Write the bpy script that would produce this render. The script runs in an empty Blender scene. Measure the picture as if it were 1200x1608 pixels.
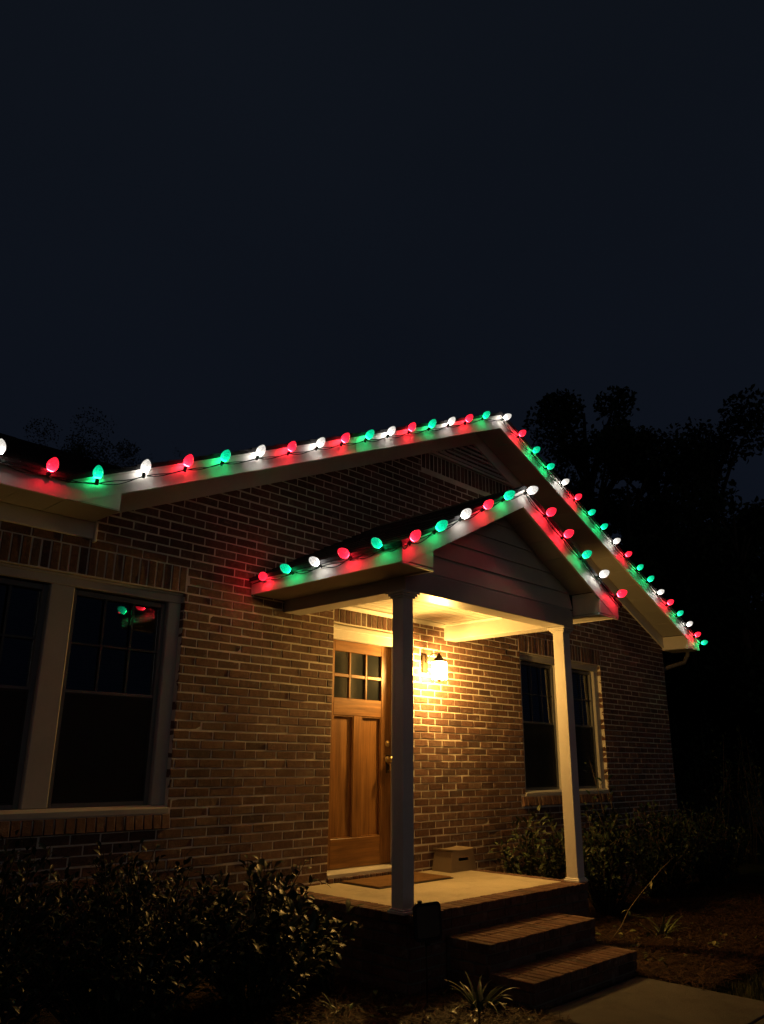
import bpy, bmesh, math, random
from mathutils import Matrix, Vector, Euler

# ------------------------------------------------------------------ camera, world, sun, exposure
sc = bpy.context.scene
C = sc.collection
CAM = Vector((-5.1124, -5.6433, 0.9637))
YAW, PIT, ROL = math.radians(45.5995), math.radians(17.5783), math.radians(0.4971)
fwd = Vector((math.sin(YAW)*math.cos(PIT), math.cos(YAW)*math.cos(PIT), math.sin(PIT)))
rgt = Vector((math.cos(YAW), -math.sin(YAW), 0))
upv = rgt.cross(fwd)
r2 = rgt*math.cos(ROL) + upv*math.sin(ROL)
u2 = -rgt*math.sin(ROL) + upv*math.cos(ROL)
cd = bpy.data.cameras.new('camera'); cam = bpy.data.objects.new('camera', cd); C.objects.link(cam)
cd.sensor_fit = 'VERTICAL'; cd.sensor_height = 36.0; cd.sensor_width = 36.0*1200/1608
cd.lens = 1239.68/1608*36.0; cd.clip_start = 0.05; cd.clip_end = 2000
M = Matrix((r2, u2, -fwd)).transposed().to_4x4(); M.translation = CAM
cam.matrix_world = M
sc.camera = cam

w = bpy.data.worlds.new('World'); sc.world = w; w.use_nodes = True
nt = w.node_tree; nt.nodes.clear()
out = nt.nodes.new('ShaderNodeOutputWorld'); bg = nt.nodes.new('ShaderNodeBackground')
tc = nt.nodes.new('ShaderNodeTexCoord'); sp = nt.nodes.new('ShaderNodeSeparateXYZ'); rp = nt.nodes.new('ShaderNodeValToRGB')
nt.links.new(tc.outputs['Generated'], sp.inputs[0]); nt.links.new(sp.outputs['Z'], rp.inputs[0])
rp.color_ramp.elements[0].position = 0.0; rp.color_ramp.elements[0].color = (0.0033, 0.0048, 0.0100, 1)
rp.color_ramp.elements[1].position = 0.75; rp.color_ramp.elements[1].color = (0.0044, 0.0062, 0.0102, 1)
nz = nt.nodes.new('ShaderNodeTexNoise'); nz.inputs['Scale'].default_value = 2.2; nz.inputs['Detail'].default_value = 3
cr_ = nt.nodes.new('ShaderNodeMapRange'); cr_.inputs[3].default_value = .84; cr_.inputs[4].default_value = 1.16
mxs = nt.nodes.new('ShaderNodeVectorMath'); mxs.operation = 'SCALE'
nt.links.new(tc.outputs['Generated'], nz.inputs['Vector']); nt.links.new(nz.outputs['Fac'], cr_.inputs[0])
nt.links.new(rp.outputs[0], mxs.inputs[0]); nt.links.new(cr_.outputs[0], mxs.inputs['Scale'])
nt.links.new(mxs.outputs[0], bg.inputs['Color']); bg.inputs['Strength'].default_value = 1.0
nt.links.new(bg.outputs[0], out.inputs[0])

# faint far-off street glow / moonlight from the front of the house, low and very soft
sl = bpy.data.lights.new('sun', 'SUN'); sl.energy = 0.038; sl.angle = math.radians(25); sl.color = (1.0, 0.92, 0.84)
so = bpy.data.objects.new('sun', sl); C.objects.link(so)
SUN_EL, SUN_AZ = math.radians(7), math.radians(24)      # azimuth: degrees left of straight-in-front of the facade
sdir = Vector((math.sin(SUN_AZ)*math.cos(SUN_EL), math.cos(SUN_AZ)*math.cos(SUN_EL), -math.sin(SUN_EL)))
so.rotation_euler = sdir.to_track_quat('-Z', 'Y').to_euler()
sc.view_settings.view_transform = 'Standard'; sc.view_settings.look = 'None'
sc.view_settings.exposure = 0.0; sc.view_settings.gamma = 1.0
sc.render.engine = 'CYCLES'
cy = sc.cycles
cy.use_denoising = True
try: cy.denoiser = 'OPENIMAGEDENOISE'
except Exception: pass
cy.max_bounces = 6; cy.diffuse_bounces = 4; cy.glossy_bounces = 3; cy.transmission_bounces = 4; cy.transparent_max_bounces = 8
cy.caustics_reflective = False; cy.caustics_refractive = False
cy.sample_clamp_indirect = 6.0
try: cy.use_light_tree = True
except Exception: pass

rnd = random.Random(7)
PI = math.pi

# ------------------------------------------------------------------ materials
class NT:
    def __init__(s, name):
        s.m = bpy.data.materials.new(name); s.m.use_nodes = True
        s.t = s.m.node_tree; s.p = s.t.nodes['Principled BSDF']
    def n(s, typ, **kw):
        nd = s.t.nodes.new(typ)
        for k, v in kw.items(): setattr(nd, k, v)
        return nd
    def l(s, a, b): s.t.links.new(a, b)
    def coords(s, scale=(1, 1, 1), obj=True):
        tc = s.n('ShaderNodeTexCoord'); mp = s.n('ShaderNodeMapping')
        mp.inputs['Scale'].default_value = scale
        s.l(tc.outputs['Object' if obj else 'Generated'], mp.inputs[0]); return mp.outputs[0]
    def noise(s, vec, scale=5, detail=4, rough=.55, dist=0):
        nd = s.n('ShaderNodeTexNoise'); nd.inputs['Scale'].default_value = scale
        nd.inputs['Detail'].default_value = detail; nd.inputs['Roughness'].default_value = rough
        nd.inputs['Distortion'].default_value = dist
        s.l(vec, nd.inputs['Vector']); return nd.outputs['Fac']
    def ramp(s, fac, stops, interp='LINEAR'):
        r = s.n('ShaderNodeValToRGB'); cr = r.color_ramp; cr.interpolation = interp
        while len(cr.elements) < len(stops): cr.elements.new(0.5)
        for e, (p, c) in zip(cr.elements, stops):
            e.position = p; e.color = (c[0], c[1], c[2], 1) if not isinstance(c, float) else (c, c, c, 1)
        s.l(fac, r.inputs[0]); return r.outputs[0]
    def mix(s, fac, a, b, mode='MIX'):
        m = s.n('ShaderNodeMix'); m.data_type = 'RGBA'; m.blend_type = mode
        for sock, v in ((m.inputs[0], fac), (m.inputs[6], a), (m.inputs[7], b)):
            if hasattr(v, 'is_linked'): s.l(v, sock)
            elif isinstance(v, (int, float)): sock.default_value = v
            else: sock.default_value = (*v, 1)
        return m.outputs[2]
    def math(s, op, a, b=0.0):
        m = s.n('ShaderNodeMath'); m.operation = op
        for sock, v in ((m.inputs[0], a), (m.inputs[1], b)):
            if hasattr(v, 'is_linked'): s.l(v, sock)
            else: sock.default_value = v
        return m.outputs[0]
    def bump(s, h, strength=.3, dist=.01):
        b = s.n('ShaderNodeBump'); b.inputs['Strength'].default_value = strength; b.inputs['Distance'].default_value = dist
        s.l(h, b.inputs['Height']); s.l(b.outputs[0], s.p.inputs['Normal'])
    def set(s, col=None, rough=.6, spec=.5, metal=0.0):
        if col is not None:
            if hasattr(col, 'is_linked'): s.l(col, s.p.inputs['Base Color'])
            else: s.p.inputs['Base Color'].default_value = (*col, 1)
        if hasattr(rough, 'is_linked'): s.l(rough, s.p.inputs['Roughness'])
        else: s.p.inputs['Roughness'].default_value = rough
        s.p.inputs['Specular IOR Level'].default_value = spec; s.p.inputs['Metallic'].default_value = metal
        return s.m

MAT = {}
def brick_mat(name, dark=1.0):
    t = NT(name)
    oi = t.n('ShaderNodeObjectInfo'); ge = t.n('ShaderNodeNewGeometry')
    r = t.math('FRACT', t.math('ADD', oi.outputs['Random'], ge.outputs['Random Per Island']))
    pal = [(0, (.100, .055, .043)), (.14, (.150, .080, .057)), (.32, (.185, .098, .070)), (.5, (.135, .068, .050)),
           (.66, (.205, .118, .084)), (.80, (.160, .082, .058)), (.92, (.220, .135, .100)), (1, (.090, .054, .045))]
    base = t.ramp(r, [(p, tuple(v*dark for v in c)) for p, c in pal])
    gn = t.n('ShaderNodeNewGeometry').outputs['Position']
    n1 = t.noise(gn, 26, 6, .65); n2 = t.noise(gn, 140, 4, .6); n3 = t.noise(gn, 3.1, 3, .5)
    c = t.mix(.75, base, t.ramp(n1, [(.3, .55), (.52, 1.0), (.75, 1.45)]), 'MULTIPLY')
    c = t.mix(.5, c, t.ramp(n3, [(.3, .7), (.7, 1.25)]), 'MULTIPLY')
    smear = t.ramp(t.noise(gn, 11, 5, .7), [(.56, 0.0), (.72, .45)])
    c = t.mix(smear, c, (.36, .32, .27))
    t.bump(t.math('ADD', n1, t.math('MULTIPLY', n2, .8)), .9, .008)
    return t.set(c, .88, .25)
MAT['brick'] = brick_mat('red_brown_brick', .88)
t = NT('mortar'); gp = t.n('ShaderNodeNewGeometry').outputs['Position']
nn = t.noise(gp, 60, 5, .7)
t.bump(nn, .6, .004)
MAT['mortar'] = t.set(t.mix(.6, (.72, .67, .58), t.ramp(t.noise(gp, 4, 4), [(.3, .65), (.7, 1.15)]), 'MULTIPLY'), .95, .2)
t = NT('shaded_mortar'); gp = t.n('ShaderNodeNewGeometry').outputs['Position']  # darker mortar copy: shade on stoop and steps put into the colour
t.bump(t.noise(gp, 60, 5, .7), .6, .004)
MAT['mortar_dark'] = t.set(t.mix(.7, (.20, .175, .14), t.ramp(t.noise(gp, 5, 4), [(.3, .5), (.7, 1.15)]), 'MULTIPLY'), .95, .2)
def paint(name, col, rough=.45, dirt=.35):
    t = NT(name); gp = t.n('ShaderNodeNewGeometry').outputs['Position']
    c = t.mix(dirt, col, t.ramp(t.noise(gp, 2.3, 5, .65), [(.3, .72), (.65, 1.08)]), 'MULTIPLY')
    c = t.mix(dirt*.6, c, t.ramp(t.noise(gp, 45, 3, .6), [(.35, .85), (.7, 1.05)]), 'MULTIPLY')
    t.bump(t.noise(gp, 70, 3, .5), .12, .002)
    return t.set(c, rough, .4)
MAT['white'] = paint('white_trim_paint', (.74, .72, .68))
MAT['soffit'] = paint('soffit_paint', (.42, .41, .385), .6)
MAT['ceiling'] = paint('ceiling_paint', (.42, .40, .35), .5, .3)
MAT['siding'] = paint('siding_paint', (.62, .59, .55), .55, .4)
MAT['beam'] = paint('beam_paint', (.48, .46, .43), .38, .3)
MAT['sash'] = paint('shaded_sash_paint', (.16, .163, .163), .5, .35)  # darkened base colour stands in for the shade in the window recess
MAT['muntin'] = paint('dark_muntin_paint', (.085, .088, .088), .55, .3)
MAT['frame'] = paint('window_frame_paint', (.46, .445, .415), .45, .4)
t = NT('roof_shingle'); gp = t.n('ShaderNodeNewGeometry').outputs['Position']
ge = t.n('ShaderNodeNewGeometry')
MAT['shingle'] = t.set(t.mix(.7, (.030, .029, .030), t.ramp(t.noise(gp, 30, 5, .7), [(.3, .5), (.7, 1.5)]), 'MULTIPLY'), .95, .2)
t.bump(t.noise(gp, 200, 3, .6), .6, .004)
def wood(name, a, b, c, rough=.38, sc_=(26, 26, 1.6)):
    t = NT(name); gp = t.n('ShaderNodeNewGeometry').outputs['Position']
    mp = t.n('ShaderNodeMapping'); mp.inputs['Scale'].default_value = sc_; t.l(gp, mp.inputs[0])
    n = t.noise(mp.outputs[0], 1.0, 6, .6, .6); n2 = t.noise(mp.outputs[0], 5.0, 3, .6)
    col = t.ramp(n, [(.25, a), (.5, b), (.72, c)])
    col = t.mix(.35, col, t.ramp(n2, [(.35, .6), (.6, 1.1)]), 'MULTIPLY')
    col = t.mix(.5, col, t.ramp(t.noise(gp, 2.5, 3), [(.3, .75), (.7, 1.15)]), 'MULTIPLY')
    t.bump(n2, .15, .002)
    return t.set(col, rough, .45)
MAT['door'] = wood('stained_wood_upright', (.10, .042, .012), (.24, .108, .030), (.36, .175, .055))
MAT['door_rail'] = wood('stained_wood_crosswise', (.10, .042, .012), (.24, .108, .030), (.36, .175, .055), .38, (1.6, 26, 26))
t = NT('porch_concrete'); gp = t.n('ShaderNodeNewGeometry').outputs['Position']
c = t.mix(.7, (.47, .41, .30), t.ramp(t.noise(gp, 3.2, 6, .65, .4), [(.28, .62), (.5, .95), (.72, 1.12)]), 'MULTIPLY')
c = t.mix(.5, c, t.ramp(t.noise(gp, 90, 4, .7), [(.3, .75), (.7, 1.15)]), 'MULTIPLY')
t.bump(t.noise(gp, 60, 5, .7), .35, .004); MAT['concrete'] = t.set(c, .85, .3)
t = NT('walk_concrete'); gp = t.n('ShaderNodeNewGeometry').outputs['Position']
c = t.mix(.8, (.15, .14, .125), t.ramp(t.noise(gp, 2.2, 6, .7, .5), [(.28, .45), (.5, .9), (.75, 1.15)]), 'MULTIPLY')
c = t.mix(.6, c, t.ramp(t.noise(gp, 120, 4, .75), [(.3, .6), (.7, 1.2)]), 'MULTIPLY')
t.bump(t.noise(gp, 75, 6, .8), .9, .012); MAT['walk'] = t.set(c, .93, .2)
t = NT('soil'); gp = t.n('ShaderNodeNewGeometry').outputs['Position']
c = t.mix(1, (.022, .014, .009), t.ramp(t.noise(gp, 9, 6, .7), [(.3, .35), (.7, 1.5)]), 'MULTIPLY')
t.bump(t.noise(gp, 25, 6, .7), .9, .03); MAT['soil'] = t.set(c, .95, .15)
t = NT('lawn_ground'); gp = t.n('ShaderNodeNewGeometry').outputs['Position']
c = t.ramp(t.noise(gp, 6, 6, .7), [(.3, (.028, .026, .012)), (.55, (.045, .050, .020)), (.75, (.075, .066, .032))])
t.bump(t.noise(gp, 30, 6, .75), 1.0, .03); MAT['lawn'] = t.set(c, .95, .15)
def leafmat(name, stops, rough=.38, spec=.45):
    t = NT(name); ge = t.n('ShaderNodeNewGeometry')
    c = t.ramp(ge.outputs['Random Per Island'], stops)
    return t.set(c, rough, spec)
MAT['leaf'] = leafmat('glossy_shrub_leaf', [(0, (.009, .018, .009)), (.5, (.019, .034, .015)), (.9, (.034, .050, .022)), (1, (.055, .06, .03))], .48, .32)
MAT['leaf2'] = leafmat('broad_shrub_leaf', [(0, (.016, .027, .011)), (.5, (.036, .054, .020)), (.9, (.07, .085, .035)), (1, (.10, .085, .04))], .46, .35)
MAT['strap'] = leafmat('strap_leaf', [(0, (.06, .085, .03)), (.7, (.12, .15, .05)), (1, (.28, .25, .11))], .4, .4)
MAT['treeleaf'] = leafmat('tree_leaf', [(0, (.012, .020, .010)), (1, (.035, .05, .02))], .7, .2)
MAT['needle'] = leafmat('pine_straw_needle', [(0, (.022, .011, .007)), (.6, (.050, .026, .015)), (1, (.14, .08, .045))], .7, .2)
MAT['blade'] = leafmat('grass_blade', [(0, (.030, .036, .014)), (.7, (.07, .075, .028)), (1, (.15, .13, .06))], .6, .25)
t = NT('bark'); gp = t.n('ShaderNodeNewGeometry').outputs['Position']
t.bump(t.noise(gp, 18, 5, .7), .8, .02); MAT['bark'] = t.set(t.ramp(t.noise(gp, 10, 5), [(.3, (.03, .022, .016)), (.7, (.085, .062, .045))]), .9, .2)
MAT['stem'] = NT('dry_stem').set((.16, .12, .07), .7, .3)
MAT['black'] = NT('black_plastic').set((.012, .012, .012), .5, .35)
MAT['cord'] = NT('dark_green_cord').set((.008, .014, .010), .55, .35)
MAT['metal_dark'] = NT('aged_bronze').set((.05, .035, .022), .42, .5, .7)
MAT['brass'] = NT('satin_brass').set((.62, .46, .22), .28, .5, 1.0)
MAT['alu'] = NT('aluminium_sill').set((.62, .60, .56), .35, .5, .3)
t = NT('coir_mat'); gp = t.n('ShaderNodeNewGeometry').outputs['Position']
t.bump(t.noise(gp, 260, 3, .8), 1.0, .006)
MAT['coir'] = t.set(t.mix(.8, (.21, .115, .05), t.ramp(t.noise(gp, 9, 6, .75), [(.3, .5), (.7, 1.2)]), 'MULTIPLY'), .95, .15)
MAT['stool'] = paint('tan_plastic', (.25, .19, .135), .55, .4)
MAT['signface'] = paint('brown_sign_face', (.085, .060, .045), .5, .8)
t = NT('window_glass')
t.p.inputs['Transmission Weight'].default_value = 1.0; t.p.inputs['IOR'].default_value = 1.8
MAT['glass'] = t.set((.75, .80, .78), .015, .5)
t = NT('insect_screen_mesh'); tr = t.n('ShaderNodeBsdfTransparent'); mx = t.n('ShaderNodeMixShader'); mx.inputs[0].default_value = .5
t.l(tr.outputs[0], mx.inputs[1]); t.l(t.p.outputs[0], mx.inputs[2]); t.l(mx.outputs[0], t.t.nodes['Material Output'].inputs[0])
MAT['screen'] = t.set((.035, .037, .037), .8, .2)
t = NT('slat_blind'); MAT['blind'] = t.set((.10, .10, .095), .8, .2)
MAT['obscure'] = NT('dim_door_glass').set((.019, .022, .023), .10, .6)
MAT['curtain'] = NT('grey_curtain').set((.17, .175, .17), .9, .2)
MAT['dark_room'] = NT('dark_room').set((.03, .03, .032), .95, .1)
MAT['gutter'] = paint('gutter_paint', (.12, .11, .10), .4, .4)
MAT['nbwall'] = paint('neighbour_wall_paint', (.10, .095, .09), .8, .5)

def bulb_mat(name, body, base, k):
    """translucent plastic lit from the collar: brightest round the base where the diode sits, weaker towards the tip"""
    t = NT(name)
    tcn = t.n('ShaderNodeTexCoord'); sx = t.n('ShaderNodeSeparateXYZ'); t.l(tcn.outputs['Object'], sx.inputs[0])
    z = t.math('DIVIDE', sx.outputs['Z'], .106)
    vo = t.n('ShaderNodeTexVoronoi'); vo.inputs['Scale'].default_value = 70; t.l(tcn.outputs['Object'], vo.inputs['Vector'])
    col = t.mix(t.ramp(z, [(.05, 0.0), (.45, 1.0)]), base, body)
    st = t.math('MULTIPLY', t.ramp(z, [(.0, 1.0), (.055, 1.0), (.10, .08), (.32, .036), (.6, .019), (1.0, .0135)]), t.math('ADD', .72, t.math('MULTIPLY', vo.outputs['Distance'], .9)))
    t.l(col, t.p.inputs['Emission Color']); t.l(t.math('MULTIPLY', st, k), t.p.inputs['Emission Strength'])
    t.set((.02, .02, .02), .12, .5)
    return t.m
MAT['bulb_r'] = bulb_mat('red_bulb_plastic', (1.0, .012, .034), (1.0, .016, .032), 98)
MAT['bulb_g'] = bulb_mat('green_bulb_plastic', (.0005, .44, .20), (.003, .50, .12), 76)
MAT['bulb_w'] = bulb_mat('white_bulb_plastic', (1.0, .94, .86), (1.0, .94, .86), 42)

# ------------------------------------------------------------------ mesh helpers
class MB:
    def __init__(s): s.v = []; s.f = []; s.sm = []
    def add(s, vs, fs, smooth=False):
        o = len(s.v); s.v += [tuple(v) for v in vs]; s.f += [tuple(i+o for i in f) for f in fs]; s.sm += [smooth]*len(fs); return s
    def box(s, a, b, c=0.0):
        x0, y0, z0 = a; x1, y1, z1 = b
        if x0 > x1: x0, x1 = x1, x0
        if y0 > y1: y0, y1 = y1, y0
        if z0 > z1: z0, z1 = z1, z0
        if c <= 0:
            return s.add([(x0,y0,z0),(x1,y0,z0),(x1,y1,z0),(x0,y1,z0),(x0,y0,z1),(x1,y0,z1),(x1,y1,z1),(x0,y1,z1)],
                         [(0,3,2,1),(4,5,6,7),(0,1,5,4),(1,2,6,5),(2,3,7,6),(3,0,4,7)])
        c = min(c, (x1-x0)*.45, (y1-y0)*.45, (z1-z0)*.45)
        bm = bmesh.new(); bmesh.ops.create_cube(bm, size=1.0)
        for v in bm.verts: v.co = Vector(((x0+x1)/2+v.co.x*(x1-x0), (y0+y1)/2+v.co.y*(y1-y0), (z0+z1)/2+v.co.z*(z1-z0)))
        bmesh.ops.bevel(bm, geom=bm.edges[:], offset=c, segments=1, affect='EDGES', profile=.5)
        bm.verts.index_update()
        s.add([v.co[:] for v in bm.verts], [[v.index for v in f.verts] for f in bm.faces]); bm.free(); return s
    def prism(s, poly, d0, d1, axis=1):
        """poly: 2D outline; axis 1: (x,z) extruded in y; axis 0: (y,z) in x; axis 2: (x,y) in z"""
        def P(p, d): return {1: (p[0], d, p[1]), 0: (d, p[0], p[1]), 2: (p[0], p[1], d)}[axis]
        n = len(poly); vs = [P(p, d0) for p in poly]+[P(p, d1) for p in poly]
        fs = [tuple(range(n)), tuple(range(2*n-1, n-1, -1))]+[(i, i+n, (i+1) % n+n, (i+1) % n) for i in range(n)]
        return s.add(vs, fs)
    def tube(s, pts, r, n=6, closed_ends=True, smooth=True):
        pts = [Vector(p) for p in pts]; rs = r if isinstance(r, (list, tuple)) else [r]*len(pts)
        vs = []; ref = None
        for i, p in enumerate(pts):
            d = (pts[min(i+1, len(pts)-1)]-pts[max(i-1, 0)])
            if d.length < 1e-9: d = Vector((0, 0, 1))
            d.normalize()
            if ref is None or abs(ref.dot(d)) > .97: ref = Vector((1, 0, 0)) if abs(d.x) < .8 else Vector((0, 1, 0))
            a = d.cross(ref).normalized(); b = a.cross(d).normalized(); ref = b
            for k in range(n):
                th = 2*PI*k/n; vs.append(p+(a*math.cos(th)+b*math.sin(th))*rs[i])
        fs = []
        for i in range(len(pts)-1):
            for k in range(n):
                k2 = (k+1) % n; fs.append((i*n+k, i*n+k2, (i+1)*n+k2, (i+1)*n+k))
        if closed_ends: fs.append(tuple(range(n-1, -1, -1))); fs.append(tuple(range((len(pts)-1)*n, len(pts)*n)))
        return s.add(vs, fs, smooth)
    def lathe(s, prof, n=16, c=(0, 0, 0), smooth=True):
        vs = []; fs = []
        for r, z in prof:
            for k in range(n):
                th = 2*PI*k/n; vs.append((c[0]+r*math.cos(th), c[1]+r*math.sin(th), c[2]+z))
        for i in range(len(prof)-1):
            for k in range(n):
                k2 = (k+1) % n; fs.append((i*n+k, i*n+k2, (i+1)*n+k2, (i+1)*n+k))
        if prof[0][0] > 1e-4: fs.append(tuple(range(n-1, -1, -1)))
        if prof[-1][0] > 1e-4: fs.append(tuple(range((len(prof)-1)*n, len(prof)*n)))
        return s.add(vs, fs, smooth)
    def mesh(s, name, mat=None):
        me = bpy.data.meshes.new(name); me.from_pydata(s.v, [], s.f)
        me.polygons.foreach_set('use_smooth', s.sm)
        if mat: me.materials.append(MAT[mat])
        me.validate(clean_customdata=False); me.update(); return me

LOC = {}
def link(name, me, parent=None, mw=None):
    o = bpy.data.objects.new(name, me); C.objects.link(o)
    if parent is not None:
        o.parent = parent
        l = LOC.get(parent.name)
        if l is not None: o.matrix_parent_inverse = Matrix.Translation(-l)
    if mw is not None: o.matrix_basis = mw
    return o
def obj(name, mb, mat, parent=None, label=None, kind=None, bevel=0):
    o = link(name, mb.mesh(name, mat), parent)
    if label: o['label'] = label
    if kind: o['kind'] = kind
    return o
def thing(name, label, cat, loc=(0, 0, 0), group=None):
    o = bpy.data.objects.new(name, None); C.objects.link(o); o.location = loc; LOC[o.name] = Vector(loc)
    o.empty_display_size = .2
    o['label'] = label; o['category'] = cat
    if group: o['group'] = group
    return o
def tag(o, label, cat, group=None):
    o['label'] = label; o['category'] = cat
    if group: o['group'] = group
    return o

# ------------------------------------------------------------------ key dimensions (metres; porch floor ~ -0.06, ground ~ -0.58)
GZ = -0.58; ZF = -0.06
BL, BH, MJ = 0.222, 0.0724, 0.0118          # brick module length, course height, mortar joint
Z0 = 0.0348 - 9*BH                          # a course line
GM, GH, GS, GTOP, GY = 2.269, 5.191, 0.429, 5.072, -0.434    # main gable: centre, half width, slope, apex, rake plane
PM, PH, PS, PTOP, PY = 0.608, 1.607, 0.518, 3.341, -1.824    # porch gable
EZB, EZT = 2.692, 2.845                     # main eave fascia
FZB, FZT = 2.368, 2.508                     # porch eave fascia
gz = lambda x: GTOP-GS*abs(x-GM)
pz = lambda x: PTOP-PS*abs(x-PM)
XL, XR = -6.4, 7.064                        # house wall extent
OPEN = [(-3.72, -1.657, .583, 2.279), (0.0, .965, ZF, 2.252), (3.10, 5.05, .60, 2.279)]   # window, door, window

# ------------------------------------------------------------------ ground
def sheet(name, x0, y0, x1, y1, z, mat, nx=1, ny=1, amp=0, kind='structure', seed=1):
    r = random.Random(seed); mb = MB(); vs = []; fs = []
    for j in range(ny+1):
        for i in range(nx+1):
            e = amp if 0 < i < nx and 0 < j < ny else 0
            vs.append((x0+(x1-x0)*i/nx, y0+(y1-y0)*j/ny, z+r.uniform(-e, e)))
    for j in range(ny):
        for i in range(nx):
            a = j*(nx+1)+i; fs.append((a, a+1, a+nx+2, a+nx+1))
    mb.add(vs, fs, True)
    return obj(name, mb, mat, kind=kind)
sheet('ground', -300, -300, 300, 300, GZ-.03, 'lawn')
bed_edge = lambda x: -2.75+.28*math.sin(x*2.1)+.08*math.sin(x*7)
def planting_bed():
    r = random.Random(1); mb = MB(); nx, ny = 110, 20; vs = []; fs = []
    for j in range(ny+1):
        for i in range(nx+1):
            x = -6.5+14.6*i/nx; e = bed_edge(x); f = j/ny
            y = e+(.02-e)*f; z = GZ-.006+r.uniform(-.018, .018)
            if j == 0: z = GZ-.07
            if i in (0, nx): z = GZ-.07
            if j == ny: z = GZ-.006
            vs.append((x, y, z))
    for j in range(ny):
        for i in range(nx):
            a = j*(nx+1)+i; fs.append((a, a+1, a+nx+2, a+nx+1))
    return obj('planting_bed', mb.add(vs, fs, True), 'soil', kind='structure')
planting_bed()
# walkway: two slabs with a joint, side edge towards the lawn
wk = link('walkway', None); wk['kind'] = 'structure'; LOC[wk.name] = Vector((0, 0, 0))
yy = -2.33
for ln in (1.05, 1.2, 1.2, 1.2):
    obj('slab', MB().box((-.26, yy-ln+.012, GZ-.06), (1.07, yy, GZ+.022), .008), 'walk', wk); yy -= ln

# ------------------------------------------------------------------ house
house = thing('brick_house', 'single-storey brown brick house with white-trimmed gable and dark roof', 'house', (2.27, 4.0, GZ))
def backing():
    mb = MB(); y0, y1 = .0038, .13
    segs = []; x = XL
    for a, b, z0, z1 in sorted(OPEN):
        segs.append((x, a, GZ-.1, 2.30)); 
        segs.append((a, b, GZ-.1, z0)); segs.append((a, b, z1, 2.30)); x = b
    segs.append((x, XR, GZ-.1, 2.30))
    for a, b, z0, z1 in segs:
        if z1-z0 > .005: mb.box((a, y0, z0), (b, y1, z1))
    mb.prism([(XL, 2.30), (XR, 2.30), (XR, 2.80), (GM, gz(GM)-.09), (GM-GH+.25, gz(GM-GH+.25)-.09), (XL, 2.78)], y0, y1, 1)
    # side and back walls so that the house is a closed body
    mb.box((XR-.12, y1, GZ-.1), (XR, 9.4, 2.80)); mb.box((XL, y1, GZ-.1), (XL+.12, 9.4, 2.80)); mb.box((XL, 9.4, GZ-.1), (XR, 9.52, 2.80))
    return mb
obj('mortar_wall', backing(), 'mortar', house)

# individual bricks
def brick_mesh_data(L, H, D=.095, c=.0035, jit=0, r=rnd):
    """front face at y=0 looking to -y, centred in x and z"""
    a, b = L/2, H/2
    J = lambda: r.uniform(-jit, jit)
    fr = [(-a+c+J(), J()*.6, -b+c+J()), (a-c+J(), J()*.6, -b+c+J()), (a-c+J(), J()*.6, b-c+J()), (-a+c+J(), J()*.6, b-c+J())]
    md = [(-a, c, -b), (a, c, -b), (a, c, b), (-a, c, b)]
    bk = [(-a, D, -b), (a, D, -b), (a, D, b), (-a, D, b)]
    fs = [(0, 1, 2, 3)]
    for i in range(4):
        j = (i+1) % 4
        fs.append((i+4, j+4, j, i)); fs.append((i+8, j+8, j+4, i+4))
    return fr+md+bk, fs
bricks = []     # (xc, zc, L, H, soldier)
def in_gable(x, z): return z < max(gz(x)-.17, 2.60 if x < -2.4 else -9)
nz = int((5.0-Z0)/BH)+1
SOLD = [(-3.74, -1.655, 2.283, 2.495), (0.0, .965, 2.256, 2.468), (3.08, 5.07, 2.283, 2.495), (1.30, 3.24, 4.215, 4.425)]
ROWL = [(-3.80, -1.64, .47, .579), (3.02, 5.10, .487, .596)]
cuts = [(a, b, z0, z1) for a, b, z0, z1 in OPEN]+SOLD+ROWL
for k in range(nz):
    wob = rnd.uniform(-.0016, .0016)
    za, zb = Z0+k*BH+MJ/2+wob, Z0+(k+1)*BH-MJ/2+wob; zc = (za+zb)/2
    off = (BL/2 if k % 2 else 0)+rnd.uniform(-.006, .006)
    x = XL-off
    while x < XR:
        a, b = max(x+MJ/2+rnd.uniform(-.002, .002), XL), min(x+BL-MJ/2+rnd.uniform(-.002, .002), XR); x += BL
        pieces = [(a, b)]
        for ca, cb, c0, c1 in cuts:
            if c0-.02 < zc < c1+.02:
                npz = []
                for p, q in pieces:
                    if q <= ca or p >= cb: npz.append((p, q))
                    else:
                        if p < ca-.006: npz.append((p, ca-(0 if c1-c0 > .5 else MJ)))
                        if q > cb+.006: npz.append((cb+(0 if c1-c0 > .5 else MJ), q))
                pieces = npz
        for p, q in pieces:
            if q-p > .010 and in_gable((p+q)/2, zc): bricks.append(((p+q)/2, zc, q-p, zb-za, 0))
for a, b, z0, z1 in SOLD:
    n = max(1, round((b-a)/BH)); s_ = (b-a)/n
    for i in range(n):
        xc = a+s_*(i+.5)
        if in_gable(xc, z1) or z1 < 3: bricks.append((xc, (z0+z1)/2, s_-MJ, z1-z0-.008, 1))
def project(P):
    d = Vector(P)-CAM; z = d.dot(fwd); return 600+1239.68*d.dot(r2)/z, 804-1239.68*d.dot(u2)/z, z
def score(b):
    x, z, L, H, s_ = b
    u, v, dz = project((x, 0, z))
    if not (2 < u < 1198 and 300 < v < 1606): return -1
    if x < -.9 and z < .15: return -1                 # behind the shrubs
    if z < -.05: return -1
    if x > -.75 and 2.25 < z < 3.6 and not (s_ and z < 2.5): return -1     # behind the porch roof
    if .9 < x < 1.25: return -1                       # behind the front post
    if 615 < u < 653 and v > 900: return -1
    return L*H*1239.68**2/dz**2*(-(Vector((x, 0, z))-CAM).normalized().y*-1)
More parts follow.
